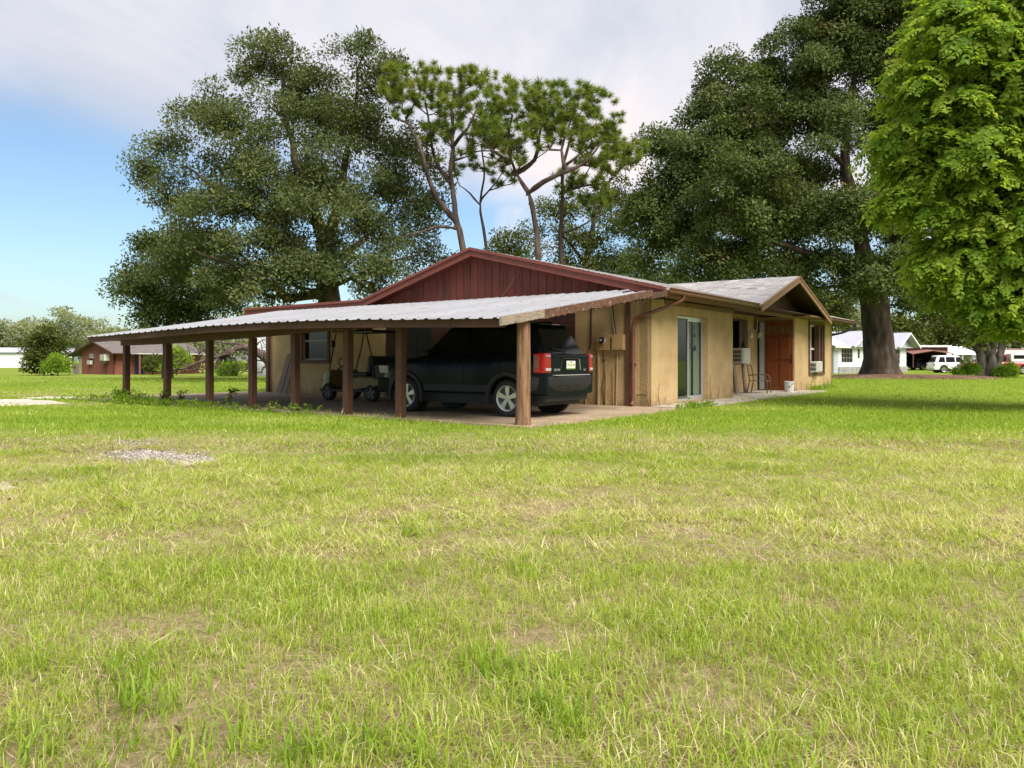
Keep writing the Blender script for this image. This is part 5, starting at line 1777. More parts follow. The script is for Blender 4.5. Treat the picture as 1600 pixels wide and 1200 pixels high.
def sloped(mb, p, t=0.06):
    """a roof plane of thickness t: 4 corners"""
    q = [(x, y, z - t) for x, y, z in p]
    return mb.add(list(p) + q, [(0, 1, 2, 3), (7, 6, 5, 4)] + [(i, i + 4, (i + 1) % 4 + 4, (i + 1) % 4) for i in range(4)])


# ---- red block house across the field
c = W(178, 586, 70)
rh = empty('red_house', 'weathered red block house with low grey roof and blue door seen between the carport posts', 'house', (c[0], c[1], float(ground_z(0, 70))), HROT)
m_ = MB()
wall_sheet(m_, (0, 6.2), (0, -1), (-1, 0), 6.2, 2.15, [(1.45, 2.4, 0.9, 1.95), (4.0, 5.3, 1.25, 1.95)])
wall_sheet(m_, (0, 0), (1, 0), (0, -1), 8.4, 2.15, [(1.9, 2.75, 0.0, 1.95), (3.3, 4.6, 0.95, 1.85)])
m_.prism([(0, 2.152), (6.2, 2.152), (3.1, 3.0)], 0.0, 0.2, 'x')
m_.build('wall', 'red_block', rh)
MB().box(0.25, 8.1, 0.3, 5.9, 0.02, 2.1).build('room_core', 'interior', rh)
m_ = MB()
sloped(m_, [(-0.5, -0.75, 1.98), (8.8, -0.75, 1.98), (8.8, 3.1, 3.12), (-0.5, 3.1, 3.12)])
sloped(m_, [(-0.5, 3.101, 3.12), (8.8, 3.101, 3.12), (8.8, 8.3, 1.72), (-0.5, 8.3, 1.72)])
rf = m_.build('roof', 'old_roof', rh)
MB().prism([(-0.76, 1.86), (3.1, 3.0), (3.1, 3.13), (-0.76, 1.99)], -0.54, -0.502, 'x').build('rake_board', 'brown_trim', rf)
MB().prism([(3.105, 3.0), (8.3, 1.60), (8.3, 1.73), (3.105, 3.13)], -0.54, -0.502, 'x').build('rake_board', 'brown_trim', rf)
MB().box(1.2, 7.9, -1.9, -0.70, 1.87, 1.93).build('porch_roof', 'white_paint', rh)
for x in (1.4, 5.2, 7.7):
    MB().box(x, x + 0.12, -1.8, -1.68, 0, 1.87).build('porch_post', 'red_block', rh)
MB().box(1.9, 2.75, 0.06, 0.11, 0.02, 1.94).build('door', 'door_blue', rh)
for (y0, y1, z0, z1) in ((6.2 - 2.4, 6.2 - 1.45, 0.9, 1.95), (6.2 - 5.3, 6.2 - 4.0, 1.25, 1.95)):
    w_ = MB().box(0.1, 0.12, y0, y1, z0, z1).build('window', 'pane_dark', rh)
    MB().box(0.06, 0.14, y0, y1, (z0 + z1) / 2 + 0.1, (z0 + z1) / 2 + 0.18).build('sash', 'white_paint', w_)
    MB().box(0.02, 0.09, y0, y1, z1 - 0.32, z1).build('screen', 'grille_grey', w_)
for x in (3.3,):
    w_ = MB().box(x, x + 1.3, 0.1, 0.12, 0.95, 1.85).build('window', 'pane_dark', rh)
    for k in range(4):
        MB().box(x + 0.1 + k * 0.38, x + 0.14 + k * 0.38, 0.04, 0.09, 0.95, 1.85).build('sash', 'white_paint', w_)
MB().tube([(-0.12, 1.4, 0), (-0.12, 1.4, 1.25)], 0.05, 6).build('service_pipe', 'brown_trim', rh)
MB().box(-0.2, -0.004, 1.22, 1.58, 1.05, 1.5).build('meter_box', 'grille_grey', rh)
for y in (6.4, 7.8):
    MB().box(-0.1, 0.02, y, y + 0.12, 0, 1.75).build('lean_to_post', 'grille_grey', rh)
for k in range(7):
    MB().box(-0.05, -0.02, 6.54 + k * 0.18, 6.67 + k * 0.18, 0.02, 0.95).build('fence_slat', 'grey_wood', rh)
for nm, yy, zz, lab in (('window_air_conditioner', 1.55, 1.27, 'white window air conditioner high on the red house beside its meter pipe'), ('window_air_conditioner', 4.55, 0.92, 'small white window air conditioner low in the narrow red house window')):
    q = L2W(0, 0)
    d_ = Matrix.Rotation(HROT, 3, 'Z') @ Vector((-0.02, yy, zz))
    ac = empty(nm, lab, 'air conditioner', (c[0] + d_.x, c[1] + d_.y, float(ground_z(0, 70)) + zz), HROT - math.pi / 2)
    make_ac(ac, 0.85 if yy < 3 else 0.6, 0.55 if yy < 3 else 0.36, 0.5 if yy < 3 else 0.25, 2)

# ---- long white building far off on the left
wb = empty('white_building', 'long low white metal building far beyond the lawn behind the big shrub', 'building', (0, 0, 0))
c = W(-140, 568, 118); d = W(112, 567, 128)
ang = math.atan2(d[1] - c[1], d[0] - c[0])
wb.location = (c[0], c[1], -0.1); wb.rotation_euler = (0, 0, ang)
ln = math.hypot(d[0] - c[0], d[1] - c[1])
MB().box(0, ln, 0, 8, -0.4, 2.35).build('wall', 'metal_white', wb)
m_ = MB()
sloped(m_, [(-0.3, -0.4, 2.5), (ln + 0.3, -0.4, 2.5), (ln + 0.3, 4, 3.3), (-0.3, 4, 3.3)])
sloped(m_, [(-0.3, 4.001, 3.3), (ln + 0.3, 4.001, 3.3), (ln + 0.3, 8.4, 2.5), (-0.3, 8.4, 2.5)])
m_.build('roof', 'lilac_roof', wb)
for x in np.arange(2, ln - 2, 4.2):
    MB().box(x, x + 0.9, -0.04, -0.002, -0.3, 1.8).build('door', 'house_white', wb)
for x in np.arange(0.5, ln, 1.1):
    MB().box(x, x + 0.05, -0.03, -0.001, 1.95, 2.42).build('wall_rib', 'house_white', wb)

# ---- tall white ribbed building just past the house corner
ms = empty('metal_shed', 'tall white ribbed metal shed just past the far end of the tan wall', 'shed', (0, 0, 0))
c = W(399, 580, 62)
ms.location = (c[0], c[1], float(ground_z(0, 62))); ms.rotation_euler = (0, 0, R(10))
MB().box(0, 9, 0, 10, 0, 3.7).build('wall', 'metal_white', ms)
for k in range(22):
    MB().box(0.1 + k * 0.4, 0.16 + k * 0.4, -0.035, -0.001, 0.0, 3.68).build('wall_rib', 'metal_white', ms)
m_ = MB(); sloped(m_, [(-0.3, -0.4, 3.72), (9.3, -0.4, 3.72), (9.3, 5, 4.6), (-0.3, 5, 4.6)]); sloped(m_, [(-0.3, 5.001, 4.6), (9.3, 5.001, 4.6), (9.3, 10.4, 3.72), (-0.3, 10.4, 3.72)])
m_.build('roof', 'galvanized', ms)

# ---- white house with two front gables on the right
c = W(1302, 584, 76)
wh = empty('white_house', 'white house with two front gables, pale lilac roof and grey stone base behind the oak', 'house', (c[0], c[1], -0.22), R(37))
WIN = [(1.5, 3.6, 1.1, 2.5), (4.55, 5.0, 1.5, 2.5), (11.7, 13.3, 0.9, 2.5)]
m_ = MB()
wall_sheet(m_, (0, 0), (1, 0), (0, -1), 14.7, 2.75, WIN)
wall_sheet(m_, (14.7, 0), (0, 1), (1, 0), 9, 2.75, [])
wall_sheet(m_, (0, 9), (0, -1), (-1, 0), 9, 2.75, [])
m_.prism([(2.7, 2.76), (7.7, 2.76), (5.2, 4.15)], -0.05, 0.1, 'y')
m_.prism([(11.9, 2.76), (15.5, 2.76), (13.7, 4.15)], -0.05, 0.1, 'y')
m_.build('wall', 'house_white', wh)
for k in range(9):
    z = 2.84 + k * 0.14
    for cx, hw_ in ((5.2, 2.5), (13.7, 1.8)):
        w_ = hw_ * (1 - (z + 0.07 - 2.76) / 1.39) - 0.12
        if w_ > 0.15:
            MB().box(cx - w_, cx + w_, -0.075, -0.052, z, z + 0.115).build('clapboard', 'house_white', wh)
MB().box(0.3, 14.4, 0.35, 8.8, 0, 2.7).build('room_core', 'interior', wh)
rg = random.Random(4)
x = 0.9
while x < 14.6:                      # stones of the base
    w_ = rg.uniform(0.5, 0.9)
    for z0, z1 in ((0.0, 0.33), (0.345, 0.66)):
        MB().box(x, min(x + w_ - 0.015, 14.75), -0.10 - rg.uniform(0, 0.04), -0.003, z0, z1).build('stone', 'stone_grey', wh)
    x += w_
m_ = MB()
sloped(m_, [(-0.5, -0.5, 2.72), (15.2, -0.5, 2.72), (15.2, 4.5, 4.35), (-0.5, 4.5, 4.35)])
sloped(m_, [(-0.5, 4.501, 4.35), (15.2, 4.501, 4.35), (15.2, 9.5, 2.72), (-0.5, 9.5, 2.72)])
for cx, hw_ in ((5.2, 2.9), (13.7, 2.3)):
    zp, ze = 4.34, 2.74
    sloped(m_, [(cx - hw_, -0.95, ze), (cx, -0.95, zp), (cx, 4.4, zp), (cx - hw_, 4.4, ze)])
    sloped(m_, [(cx + hw_, -0.95, ze), (cx + 0.001, -0.95, zp), (cx + 0.001, 4.4, zp), (cx + hw_, 4.4, ze)])
m_.build('roof', 'lilac_roof', wh)
for cx, hw_ in ((5.2, 2.9), (13.7, 2.3)):
    for s in (-1, 1):
        MB().prism([(cx + s * 0.004, 4.16), (cx + s * hw_, 2.56), (cx + s * hw_, 2.735), (cx + s * 0.004, 4.335)], -0.99, -0.955, 'y').build('rake_board', 'white_paint', wh)
MB().box(-0.5, 2.4, -0.54, -0.505, 2.56, 2.73).build('fascia_board', 'white_paint', wh)
MB().box(8.2, 11.5, -0.54, -0.505, 2.56, 2.73).build('fascia_board', 'white_paint', wh)
MB().box(0.1, 0.85, -0.03, -0.004, 0.05, 2.3).build('door', 'grey_door', wh)
for x0, x1, z0, z1 in WIN:
    w_ = MB().box(x0, x1, 0.1, 0.12, z0, z1).build('window', 'pane_dark', wh)
    n_ = 4 if x1 - x0 > 1 else 1
    for k in range(n_ + 1):
        xx = x0 + (x1 - x0 - 0.05) * k / n_
        MB().box(xx, xx + 0.05, 0.05, 0.09, z0, z1).build('muntin', 'grille_grey', w_)
    for z in np.linspace(z0, z1 - 0.05, 4):
        MB().box(x0, x1, 0.055, 0.085, z, z + 0.05).build('muntin', 'grille_grey', w_)

# ---- open maroon barn, white canopy, white trailer
def box_building(name, label, cat, px0, px1, y, base_py, rz=0.0):
    c = W(px0, base_py, y)
    o = empty(name, label, cat, (c[0], c[1], c[2]), rz)
    return o, (px1 - px0) / F * y
bn, w_ = box_building('open_barn', 'open maroon barn with rusty awning and white roof edge beyond the white house', 'barn', 1412, 1481, 100, 574)
MB().box(0, w_, 0, 0.2, 2.0, 2.75).build('wall', 'maroon_metal', bn)
MB().box(0, w_, 7.8, 8, 0, 2.75).build('back_wall', 'black', bn)
for x in (0, w_ - 0.2):
    MB().box(x, x + 0.2, 0.21, 7.79, 0, 2.74).build('side_wall', 'maroon_metal', bn)
m_ = MB(); sloped(m_, [(-0.3, -0.3, 2.78), (w_ + 0.3, -0.3, 2.78), (w_ + 0.3, 8.3, 3.05), (-0.3, 8.3, 3.05)], 0.02)
m_.build('roof', 'white_paint', bn)
MB().box(-0.3, w_ + 0.3, -0.36, -0.305, 2.62, 2.85).build('roof_edge', 'white_paint', bn)
m_ = MB()
sloped(m_, [(0.2, -1.8, 1.75), (w_ / 2, -1.8, 2.2), (w_ / 2, -0.02, 2.35), (0.2, -0.02, 2.1)], 0.08)
sloped(m_, [(w_ - 0.2, -1.8, 1.75), (w_ / 2 + 0.001, -1.8, 2.2), (w_ / 2 + 0.001, -0.02, 2.35), (w_ - 0.2, -0.02, 2.1)], 0.08)
m_.build('awning', 'awning_rust', bn)
for x in (0.3, w_ - 0.4):
    MB().box(x, x + 0.1, -1.75, -1.65, 0, 1.8).build('awning_post', 'maroon_metal', bn)
cp, w_ = box_building('metal_canopy', 'white roofed metal canopy with grey back wall beside the maroon barn', 'canopy', 1477, 1528, 104, 574)
m_ = MB(); sloped(m_, [(-0.2, -0.3, 1.75), (w_ + 0.2, -0.3, 1.75), (w_ + 0.2, 4, 2.9), (-0.2, 4, 2.9)])
m_.build('roof', 'metal_white', cp)
MB().box(0.1, w_, 1.2, 1.3, 0, 2.0).build('back_wall', 'stone_grey', cp)
for x in (0, w_ / 2, w_ - 0.1):
    MB().box(x, x + 0.1, -0.2, -0.1, 0, 1.72).build('post', 'white_paint', cp)
tl_, w_ = box_building('white_trailer', 'long white trailer with thin red roof line behind the red pickup', 'trailer', 1552, 1660, 95, 572)
MB().box(0, w_, 0, 2.5, 0.5, 2.1).build('trailer_body', 'metal_white', tl_, bevel=0.05)
MB().box(0, w_, -0.02, -0.003, 1.98, 2.08).build('stripe', 'paint_red', tl_)
for k in range(5):
    MB().box(0.4 + k * w_ / 5, 0.45 + k * w_ / 5, -0.03, -0.003, 0.55, 1.95).build('wall_rib', 'house_white', tl_)
for x in (1.2, 2.1, w_ - 2.0):
    MB().cyl((x, 0.05, 0.38), 0.38, 0.25, 'y', 18).build('wheel', 'tyre_rubber', tl_)

# ================================================================ trees
attr_mat('bark_oak', [(0.15, (0.022, 0.016, 0.011)), (0.5, (0.058, 0.043, 0.031)), (0.9, (0.115, 0.09, 0.068))], bump=1.0, bscale=9, nv=0.9, nscale=2.6)
attr_mat('bark_pine', [(0.15, (0.026, 0.017, 0.013)), (0.5, (0.062, 0.042, 0.034)), (0.9, (0.12, 0.085, 0.07))], bump=1.0, bscale=7, nv=0.9, nscale=3)
attr_mat('bark_pale', [(0.15, (0.05, 0.042, 0.034)), (0.5, (0.12, 0.10, 0.085)), (0.9, (0.20, 0.175, 0.15))], bump=1.0, bscale=6, nv=0.9, nscale=3)
attr_mat('dead_wood', [(0.15, (0.04, 0.028, 0.022)), (0.5, (0.095, 0.07, 0.058)), (0.9, (0.17, 0.135, 0.115))], bump=0.8, bscale=8, nv=0.9, nscale=3)
for mname in ('bark_oak', 'bark_pine', 'bark_pale', 'dead_wood'):
    nt = MATS[mname].node_tree
    # no tint attribute on bark: the noise alone carries the tone
    for n in nt.nodes:
        if n.type == 'MATH' and n.operation == 'ADD':
            for l in list(nt.links):
                if l.to_node == n and l.from_node.type == 'ATTRIBUTE':
                    nt.links.remove(l)
            n.inputs[0].default_value = 0.5
        if n.type == 'TEX_NOISE' and abs(n.inputs['Scale'].default_value) > 1:
            mp = nt.nodes.new('ShaderNodeMapping'); mp.inputs['Scale'].default_value = (1, 1, 0.3)
            tcn = [q for q in nt.nodes if q.type == 'TEX_COORD'][0]
            nt.links.new(tcn.outputs['Object'], mp.inputs['Vector']); nt.links.new(mp.outputs[0], n.inputs['Vector'])
leaf_mat('leaf_oak', (0.038, 0.056, 0.020), (0.145, 0.178, 0.062), (0.24, 0.20, 0.10), 0.33, 0.12)
leaf_mat('leaf_dark_oak', (0.030, 0.050, 0.014), (0.125, 0.165, 0.046), (0.19, 0.13, 0.06), 0.27, 0.12)
leaf_mat('leaf_mid', (0.035, 0.05, 0.01), (0.12, 0.14, 0.03), (0.18, 0.15, 0.04), 0.3, 0.12)
leaf_mat('leaf_far_haze', (0.135, 0.16, 0.10), (0.31, 0.34, 0.19), (0.35, 0.33, 0.21), 0.4, 0.1)  # paler and greyer than near leaves: distance haze put into the colour
leaf_mat('leaf_lime', (0.115, 0.22, 0.020), (0.29, 0.40, 0.050), (0.43, 0.49, 0.085), 0.55, 0.15)
leaf_mat('needle_pine', (0.06, 0.105, 0.016), (0.195, 0.25, 0.042), (0.24, 0.22, 0.07), 0.38, 0.1)

RNG = np.random.default_rng(2024)
OAK = [leaf_clump(RNG, 38, 0.62, 0.17, 0.085, 0.6, 0.2) for _ in range(5)]
OAKB = [leaf_clump(RNG, 46, 0.80, 0.24, 0.125, 0.65, 0.2) for _ in range(5)]
LIME = [leaf_spray(RNG, 0.58, 0.094, 0.070, 4) for _ in range(8)]
FARC = [leaf_clump(RNG, 34, 1.25, 0.55, 0.34, 0.7, 0.1) for _ in range(4)]
SHRUB = [leaf_clump(RNG, 30, 0.36, 0.16, 0.075, 0.8, 0.0) for _ in range(4)]


def pom(rng, n, r):
    vs, fs, ts = [], [], []
    for i in range(n):
        d = rng.normal(size=3); d /= np.linalg.norm(d)
        d[2] = d[2] * 0.8 + 0.18
        s = np.cross(d, rng.normal(size=3)); s /= np.linalg.norm(s)
        l = r * rng.uniform(0.75, 1.1)
        o = len(vs)
        vs += [d * 0.03 + s * 0.014, d * l + np.array([0, 0, -0.08 * l]), d * 0.03 - s * 0.014]
        fs.append((o, o + 1, o + 2)); ts += [rng.uniform(-0.2, 0.2)] * 3
    return np.array(vs), np.array(fs), np.array(ts)


POM = [pom(RNG, 140, 0.40) for _ in range(4)]


def lobes_px(lst, y, dscale=1.0, dep=None):
    """(px, py, radius px[, depth shift m]) -> centres and radii in metres at their real distance"""
    out = []
    for q in lst:
        px, py, r = q[:3]
        dy = q[3] if len(q) > 3 else 0.0
        c = W(px, py, y + dy)
        rm = r / F * (y + dy)
        out.append((c, np.array([rm, rm * dscale, rm * 0.88])))
    return out


def crown_points(lobes, rng, sub_r, density, clumps, hollow=0.5):
    """sub-lobes over each lobe, clumps over each sub-lobe: an uneven cauliflower outline with gaps"""
    subs, pts, nrm = [], [], []
    for c, r in lobes:
        n = max(3, int(density * (r.mean() / sub_r) ** 2))
        for _ in range(n):
            d = rng.normal(size=3); d /= np.linalg.norm(d)
            s = c + d * r * rng.uniform(hollow, 1.0)
            subs.append(s)
            sr = sub_r * rng.uniform(0.6, 1.25)
            m = max(3, int(clumps * rng.uniform(0.6, 1.3)))
            e = rng.normal(size=(m, 3)); e /= np.linalg.norm(e, axis=1, keepdims=True)
            e[:, 2] = np.abs(e[:, 2]) * 0.75 - 0.2
            pts.append(s + e * sr * rng.uniform(0.45, 1.0, (m, 1)))
            nrm.append(e + d * 0.4 + np.array([0, 0, 0.7]))
    return np.array(subs), np.concatenate(pts), np.concatenate(nrm)


def make_tree(name, label, cat, base, limbs, lobes, variants, leaf, bark, seed, sub_r=1.2, density=3.0, clumps=13, scale=1.0, tip=0.018, group=None, twig_share=0.25, tint=(0.42, 0.17), flare=None, hollow=0.5, step=0.7, zmin=None, power=0.42, spray=False):
    rng = np.random.default_rng(seed)
    root = empty(name, label, cat, (0, 0, 0), 0, group)
    root.location = base
    B = np.array(base, float)
    subs, pts, nrm = crown_points(lobes, rng, sub_r, density, clumps, hollow)
    if zmin is not None:
        k = pts[:, 2] > zmin
        pts, nrm = pts[k], nrm[k]
    tw = pts[rng.random(len(pts)) < twig_share]
    P, par, rad, nm = grow(limbs, np.concatenate([subs, tw]) if len(tw) else subs, step, rng)
    branch_mesh('trunk', P - B, par, rad, nm, tip, bark, root, flare=flare, power=power)
    t = rng.normal(tint[0], tint[1], len(pts)) + (rng.random(len(pts)) < 0.03) * 0.4
    fr = frames(nrm, rng.uniform(0, 6.28, len(pts)))
    if spray:                                       # twigs reach outwards and lie in tiers
        zz = np.array([0, 0, 0.75]) + nrm * np.array([0.55, 0.55, 0.1]) + rng.normal(size=nrm.shape) * 0.28
        zz /= np.linalg.norm(zz, axis=1, keepdims=True)
        xx = nrm * np.array([1, 1, 0.0]) + rng.normal(size=nrm.shape) * 0.5
        xx -= zz * (xx * zz).sum(1, keepdims=True)
        xx /= np.linalg.norm(xx, axis=1, keepdims=True)
        fr = np.stack([xx, np.cross(zz, xx), zz], axis=2)
    bake('crown', variants, pts - B, fr, scale * rng.uniform(0.75, 1.25, len(pts)), np.clip(t, 0.02, 1), leaf, root, rng)
    return root


def gbase(px, y):
    x = (px - 800) / F * y
    return np.array([x, y, float(ground_full(x, y))])


def limb(*pp):
    return [W(*p) for p in pp]


# ---- big oak on the left, behind the carport
Yo = 41.0
b0 = gbase(520, Yo)
lim = [([b0, *limb((516, 480, Yo), (512, 430, Yo), (508, 380, Yo))], 0.75, 0.50),
       (limb((508, 380, Yo), (490, 330, Yo - 0.5), (468, 270, Yo), (450, 200, Yo + 0.5), (440, 130, Yo)), 0.40, 0.07),
       (limb((508, 380, Yo), (530, 320, Yo + 1), (540, 250, Yo + 1), (555, 170, Yo), (560, 110, Yo)), 0.38, 0.06),
       (limb((512, 430, Yo), (470, 400, Yo - 2), (420, 350, Yo - 3), (350, 300, Yo - 2), (290, 260, Yo - 1)), 0.30, 0.06),
       (limb((514, 455, Yo), (455, 465, Yo - 2), (425, 445, Yo - 3.5), (380, 420, Yo - 4), (320, 400, Yo - 4)), 0.30, 0.08),
       (limb((512, 420, Yo), (560, 380, Yo - 1), (600, 340, Yo), (630, 290, Yo)), 0.22, 0.05),
       (limb((514, 450, Yo), (560, 430, Yo - 2), (600, 410, Yo - 3), (650, 400, Yo - 3)), 0.16, 0.04)]
lob = lobes_px([(430, 130, 85), (545, 140, 75), (345, 215, 88), (268, 285, 62), (440, 250, 95, -2), (565, 260, 95), (610, 330, 70), (480, 360, 95, -3), (365, 350, 95, -3), (285, 370, 72),
                (620, 390, 52), (410, 85, 36), (580, 100, 44), (640, 230, 40), (520, 190, 70, 2), (420, 420, 60, -3), (560, 420, 50, -2), (680, 410, 26), (645, 330, 38), (450, 440, 50, -3), (395, 460, 42, -4), (505, 440, 38, -4), (350, 440, 50, -3), (600, 440, 40, -3), (400, 300, 70, -3), (640, 280, 40), (250, 235, 34), (500, 300, 60, 2)], Yo, 1.0)
make_tree('oak_tree', 'large olive green oak tree standing behind the left end of the carport', 'tree', b0, lim, lob, OAK, 'leaf_oak', 'bark_oak', 11, 1.15, 3.5, 14, 1.0, 0.018, flare=(0, 0.5, 0.6, 5))
b0 = gbase(262, 47)
make_tree('oak_tree', 'low dark spreading oak at the left edge of the big oak crown', 'tree', b0,
          [([b0, *limb((262, 520, 47), (265, 480, 47), (270, 440, 47))], 0.35, 0.15)],
          lobes_px([(232, 445, 58), (300, 465, 62), (330, 420, 55), (192, 425, 34), (268, 405, 50), (275, 490, 45), (350, 470, 45), (218, 470, 42)], 47), OAK, 'leaf_dark_oak', 'bark_oak', 12, 1.2, 3.2, 14, 1.15, 0.014)

# ---- the pines behind the ridge
Yp = 38.5


def pine(label, base_px, limbs, poms, seed, y=Yp, tip=0.022, extra=1.9):
    rng = np.random.default_rng(seed)
    b = gbase(base_px, y)
    root = empty('pine_tree', label, 'tree', b, 0, 'pines behind the house ridge')
    limbs[0][0].insert(0, b)
    pts = []
    for (px, py, rx, ry, n) in poms:
        for _ in range(int(n * extra)):
            a, q = rng.uniform(0, 6.28), math.sqrt(rng.uniform(0, 1))
            pts.append(W(px + rx * 1.2 * q * math.cos(a), py + ry * 1.15 * q * math.sin(a), y + rng.normal(0, rx / F * y * 0.55)))
    pts = np.array(pts)
    P, par, rad, nm = grow([(np.array(l), r0, r1) for l, r0, r1 in limbs], pts - np.array([0, 0, 0.15]), 0.5, rng, 0.8, 0.10)
    branch_mesh('trunk', P - b, par, rad, nm, tip, 'bark_pine', root, power=0.36)
    nr = np.tile(np.array([[0, 0, 1.0]]), (len(pts), 1)) + rng.normal(size=(len(pts), 3)) * 0.4
    bake('crown', POM, pts - b, frames(nr, rng.uniform(0, 6.28, len(pts))), rng.uniform(0.7, 1.2, len(pts)), np.clip(rng.normal(0.52, 0.16, len(pts)), 0.05, 0.95), 'needle_pine', root, rng)
    return root


y = Yp
pine('forked pine with a bare drooping side limb, leftmost of the pines behind the ridge', 738, [
    (limb((724, 392, y), (713, 350, y), (709, 303, y), (704, 267, y), (708, 217, y), (706, 165, y)), 0.28, 0.07),
    (limb((712, 345, y), (682, 310, y - 0.5), (668, 270, y - 1), (653, 223, y - 1), (633, 183, y)), 0.155, 0.045),
    (limb((704, 285, y), (680, 250, y + 1), (672, 200, y + 1), (665, 160, y + 1)), 0.13, 0.04),
    (limb((707, 230, y), (730, 200, y - 1), (750, 160, y - 1)), 0.12, 0.04),
    (limb((710, 357, y), (690, 354, y - 0.6), (663, 360, y - 1.2), (625, 372, y - 2)), 0.10, 0.05)],
    [(640, 130, 45, 28, 26), (690, 135, 55, 32, 34), (745, 140, 50, 32, 30), (680, 205, 22, 18, 12), (625, 160, 22, 22, 8), (735, 190, 45, 28, 16), (770, 160, 24, 25, 10), (690, 240, 26, 22, 5), (610, 140, 18, 18, 6), (755, 225, 30, 25, 8)], 31)
pine('thin sparse pine with few needles standing between the two big forked pines', 768, [
    (limb((760, 390, y + 1), (753, 345, y + 1), (750, 318, y + 1), (757, 280, y + 1), (752, 225, y + 1)), 0.16, 0.04),
    (limb((750, 320, y + 1), (735, 303, y + 1), (718, 290, y + 1)), 0.08, 0.03),
    (limb((753, 310, y + 1), (775, 285, y + 0.5), (790, 262, y)), 0.07, 0.03)],
    [(755, 225, 30, 25, 8), (785, 270, 20, 18, 6), (730, 270, 25, 20, 5), (745, 190, 30, 20, 6)], 32, y + 1)
y = Yp - 1
pine('broad flat topped pine with an orange brown trunk forking low to the right', 852, [
    (limb((842, 408, y), (836, 350, y), (825, 300, y), (806, 270, y), (795, 225, y), (800, 180, y)), 0.26, 0.06),
    (limb((825, 302, y), (848, 285, y - 0.5), (885, 268, y - 1), (915, 252, y - 1), (945, 215, y - 1)), 0.16, 0.045),
    (limb((806, 272, y), (835, 250, y + 1), (842, 215, y + 1), (850, 175, y + 1)), 0.16, 0.05),
    (limb((885, 268, y - 1), (878, 235, y - 1), (890, 190, y - 1)), 0.12, 0.04),
    (limb((800, 255, y), (770, 235, y - 1), (745, 215, y - 1)), 0.10, 0.04)],
    [(835, 165, 50, 34, 38), (890, 165, 55, 32, 38), (930, 180, 36, 35, 24), (800, 200, 34, 28, 18), (870, 205, 50, 26, 24), (955, 215, 28, 28, 12), (790, 245, 26, 20, 8), (925, 235, 34, 22, 10), (760, 205, 26, 22, 8)], 33, y)
y = Yp + 2
pine('straight grey trunked pine just right of the broad pine', 878, [
    (limb((877, 415, y), (877, 350, y), (880, 300, y), (882, 250, y), (892, 215, y)), 0.21, 0.07),
    (limb((880, 300, y), (910, 290, y), (950, 285, y)), 0.10, 0.04), (limb((880, 260, y), (930, 225, y), (965, 215, y)), 0.09, 0.04),
    (limb((877, 365, y), (905, 355, y - 1), (940, 335, y - 1)), 0.07, 0.03)],
    [(960, 245, 34, 22, 20), (985, 235, 22, 18, 10), (925, 300, 30, 20, 12), (890, 285, 24, 18, 8), (935, 325, 18, 16, 6), (915, 265, 30, 20, 10)], 34, y)

# ---- oaks behind the pines and between them and the great oak
b0 = gbase(915, 63)
make_tree('oak_tree', 'olive green oak with see through crown right behind the pine trunks', 'tree', b0,
          [([b0, *limb((915, 430, 63), (925, 370, 63), (930, 310, 63))], 0.45, 0.15), (limb((918, 415, 63), (890, 380, 62), (860, 350, 62)), 0.18, 0.06)],
          lobes_px([(860, 375, 52), (925, 340, 62), (960, 290, 46), (812, 365, 28), (985, 330, 45), (930, 395, 50), (800, 400, 26), (970, 395, 45), (880, 320, 32)], 63), OAKB, 'leaf_mid', 'bark_oak', 13, 1.7, 2.5, 11, 1.0, 0.02)
b0 = gbase(1110, 74)
make_tree('oak_tree', 'dark oak filling the gap just above the low front roof', 'tree', b0,
          [([b0, *limb((1110, 470, 74), (1110, 420, 74), (1100, 380, 74))], 0.5, 0.2)],
          lobes_px([(1040, 420, 52), (1090, 400, 45), (1010, 390, 40), (1050, 455, 30), (1150, 415, 40), (1115, 450, 26), (985, 425, 36)], 74), OAKB, 'leaf_dark_oak', 'bark_oak', 14, 2.0, 2.6, 11, 1.25, 0.02)
b0 = gbase(1265, 70)
make_tree('oak_tree', 'dark bushy oak close behind the small front gable', 'tree', b0,
          [([b0, *limb((1265, 500, 70), (1262, 460, 70), (1255, 420, 70))], 0.4, 0.15)],
          lobes_px([(1235, 430, 50), (1290, 455, 48), (1205, 415, 38), (1315, 480, 34), (1275, 495, 30), (1330, 430, 40)], 70), OAKB, 'leaf_mid', 'bark_oak', 15, 1.8, 3.0, 12, 1.2, 0.02)

# ---- the great oak on the right
Yr = 52.0
b0 = gbase(1374, Yr)
lim = [([b0, *limb((1373, 560, Yr), (1370, 520, Yr), (1366, 480, Yr), (1358, 440, Yr))], 1.05, 0.85),
       (limb((1362, 455, Yr), (1350, 400, Yr), (1335, 330, Yr), (1320, 250, Yr), (1330, 150, Yr), (1350, 60, Yr)), 0.62, 0.10),
       (limb((1366, 470, Yr), (1395, 410, Yr), (1405, 330, Yr - 1), (1420, 230, Yr), (1425, 120, Yr)), 0.48, 0.08),
       (limb((1362, 460, Yr), (1310, 415, Yr - 2), (1250, 390, Yr - 3), (1180, 370, Yr - 3), (1110, 350, Yr - 2)), 0.42, 0.08),
       (limb((1340, 360, Yr), (1280, 310, Yr - 2), (1220, 260, Yr - 2), (1160, 220, Yr - 1)), 0.30, 0.07),
       (limb((1325, 270, Yr), (1285, 220, Yr), (1250, 160, Yr), (1225, 120, Yr)), 0.22, 0.05),
       (limb((1366, 475, Yr), (1400, 440, Yr - 2), (1430, 420, Yr - 3)), 0.26, 0.08)]
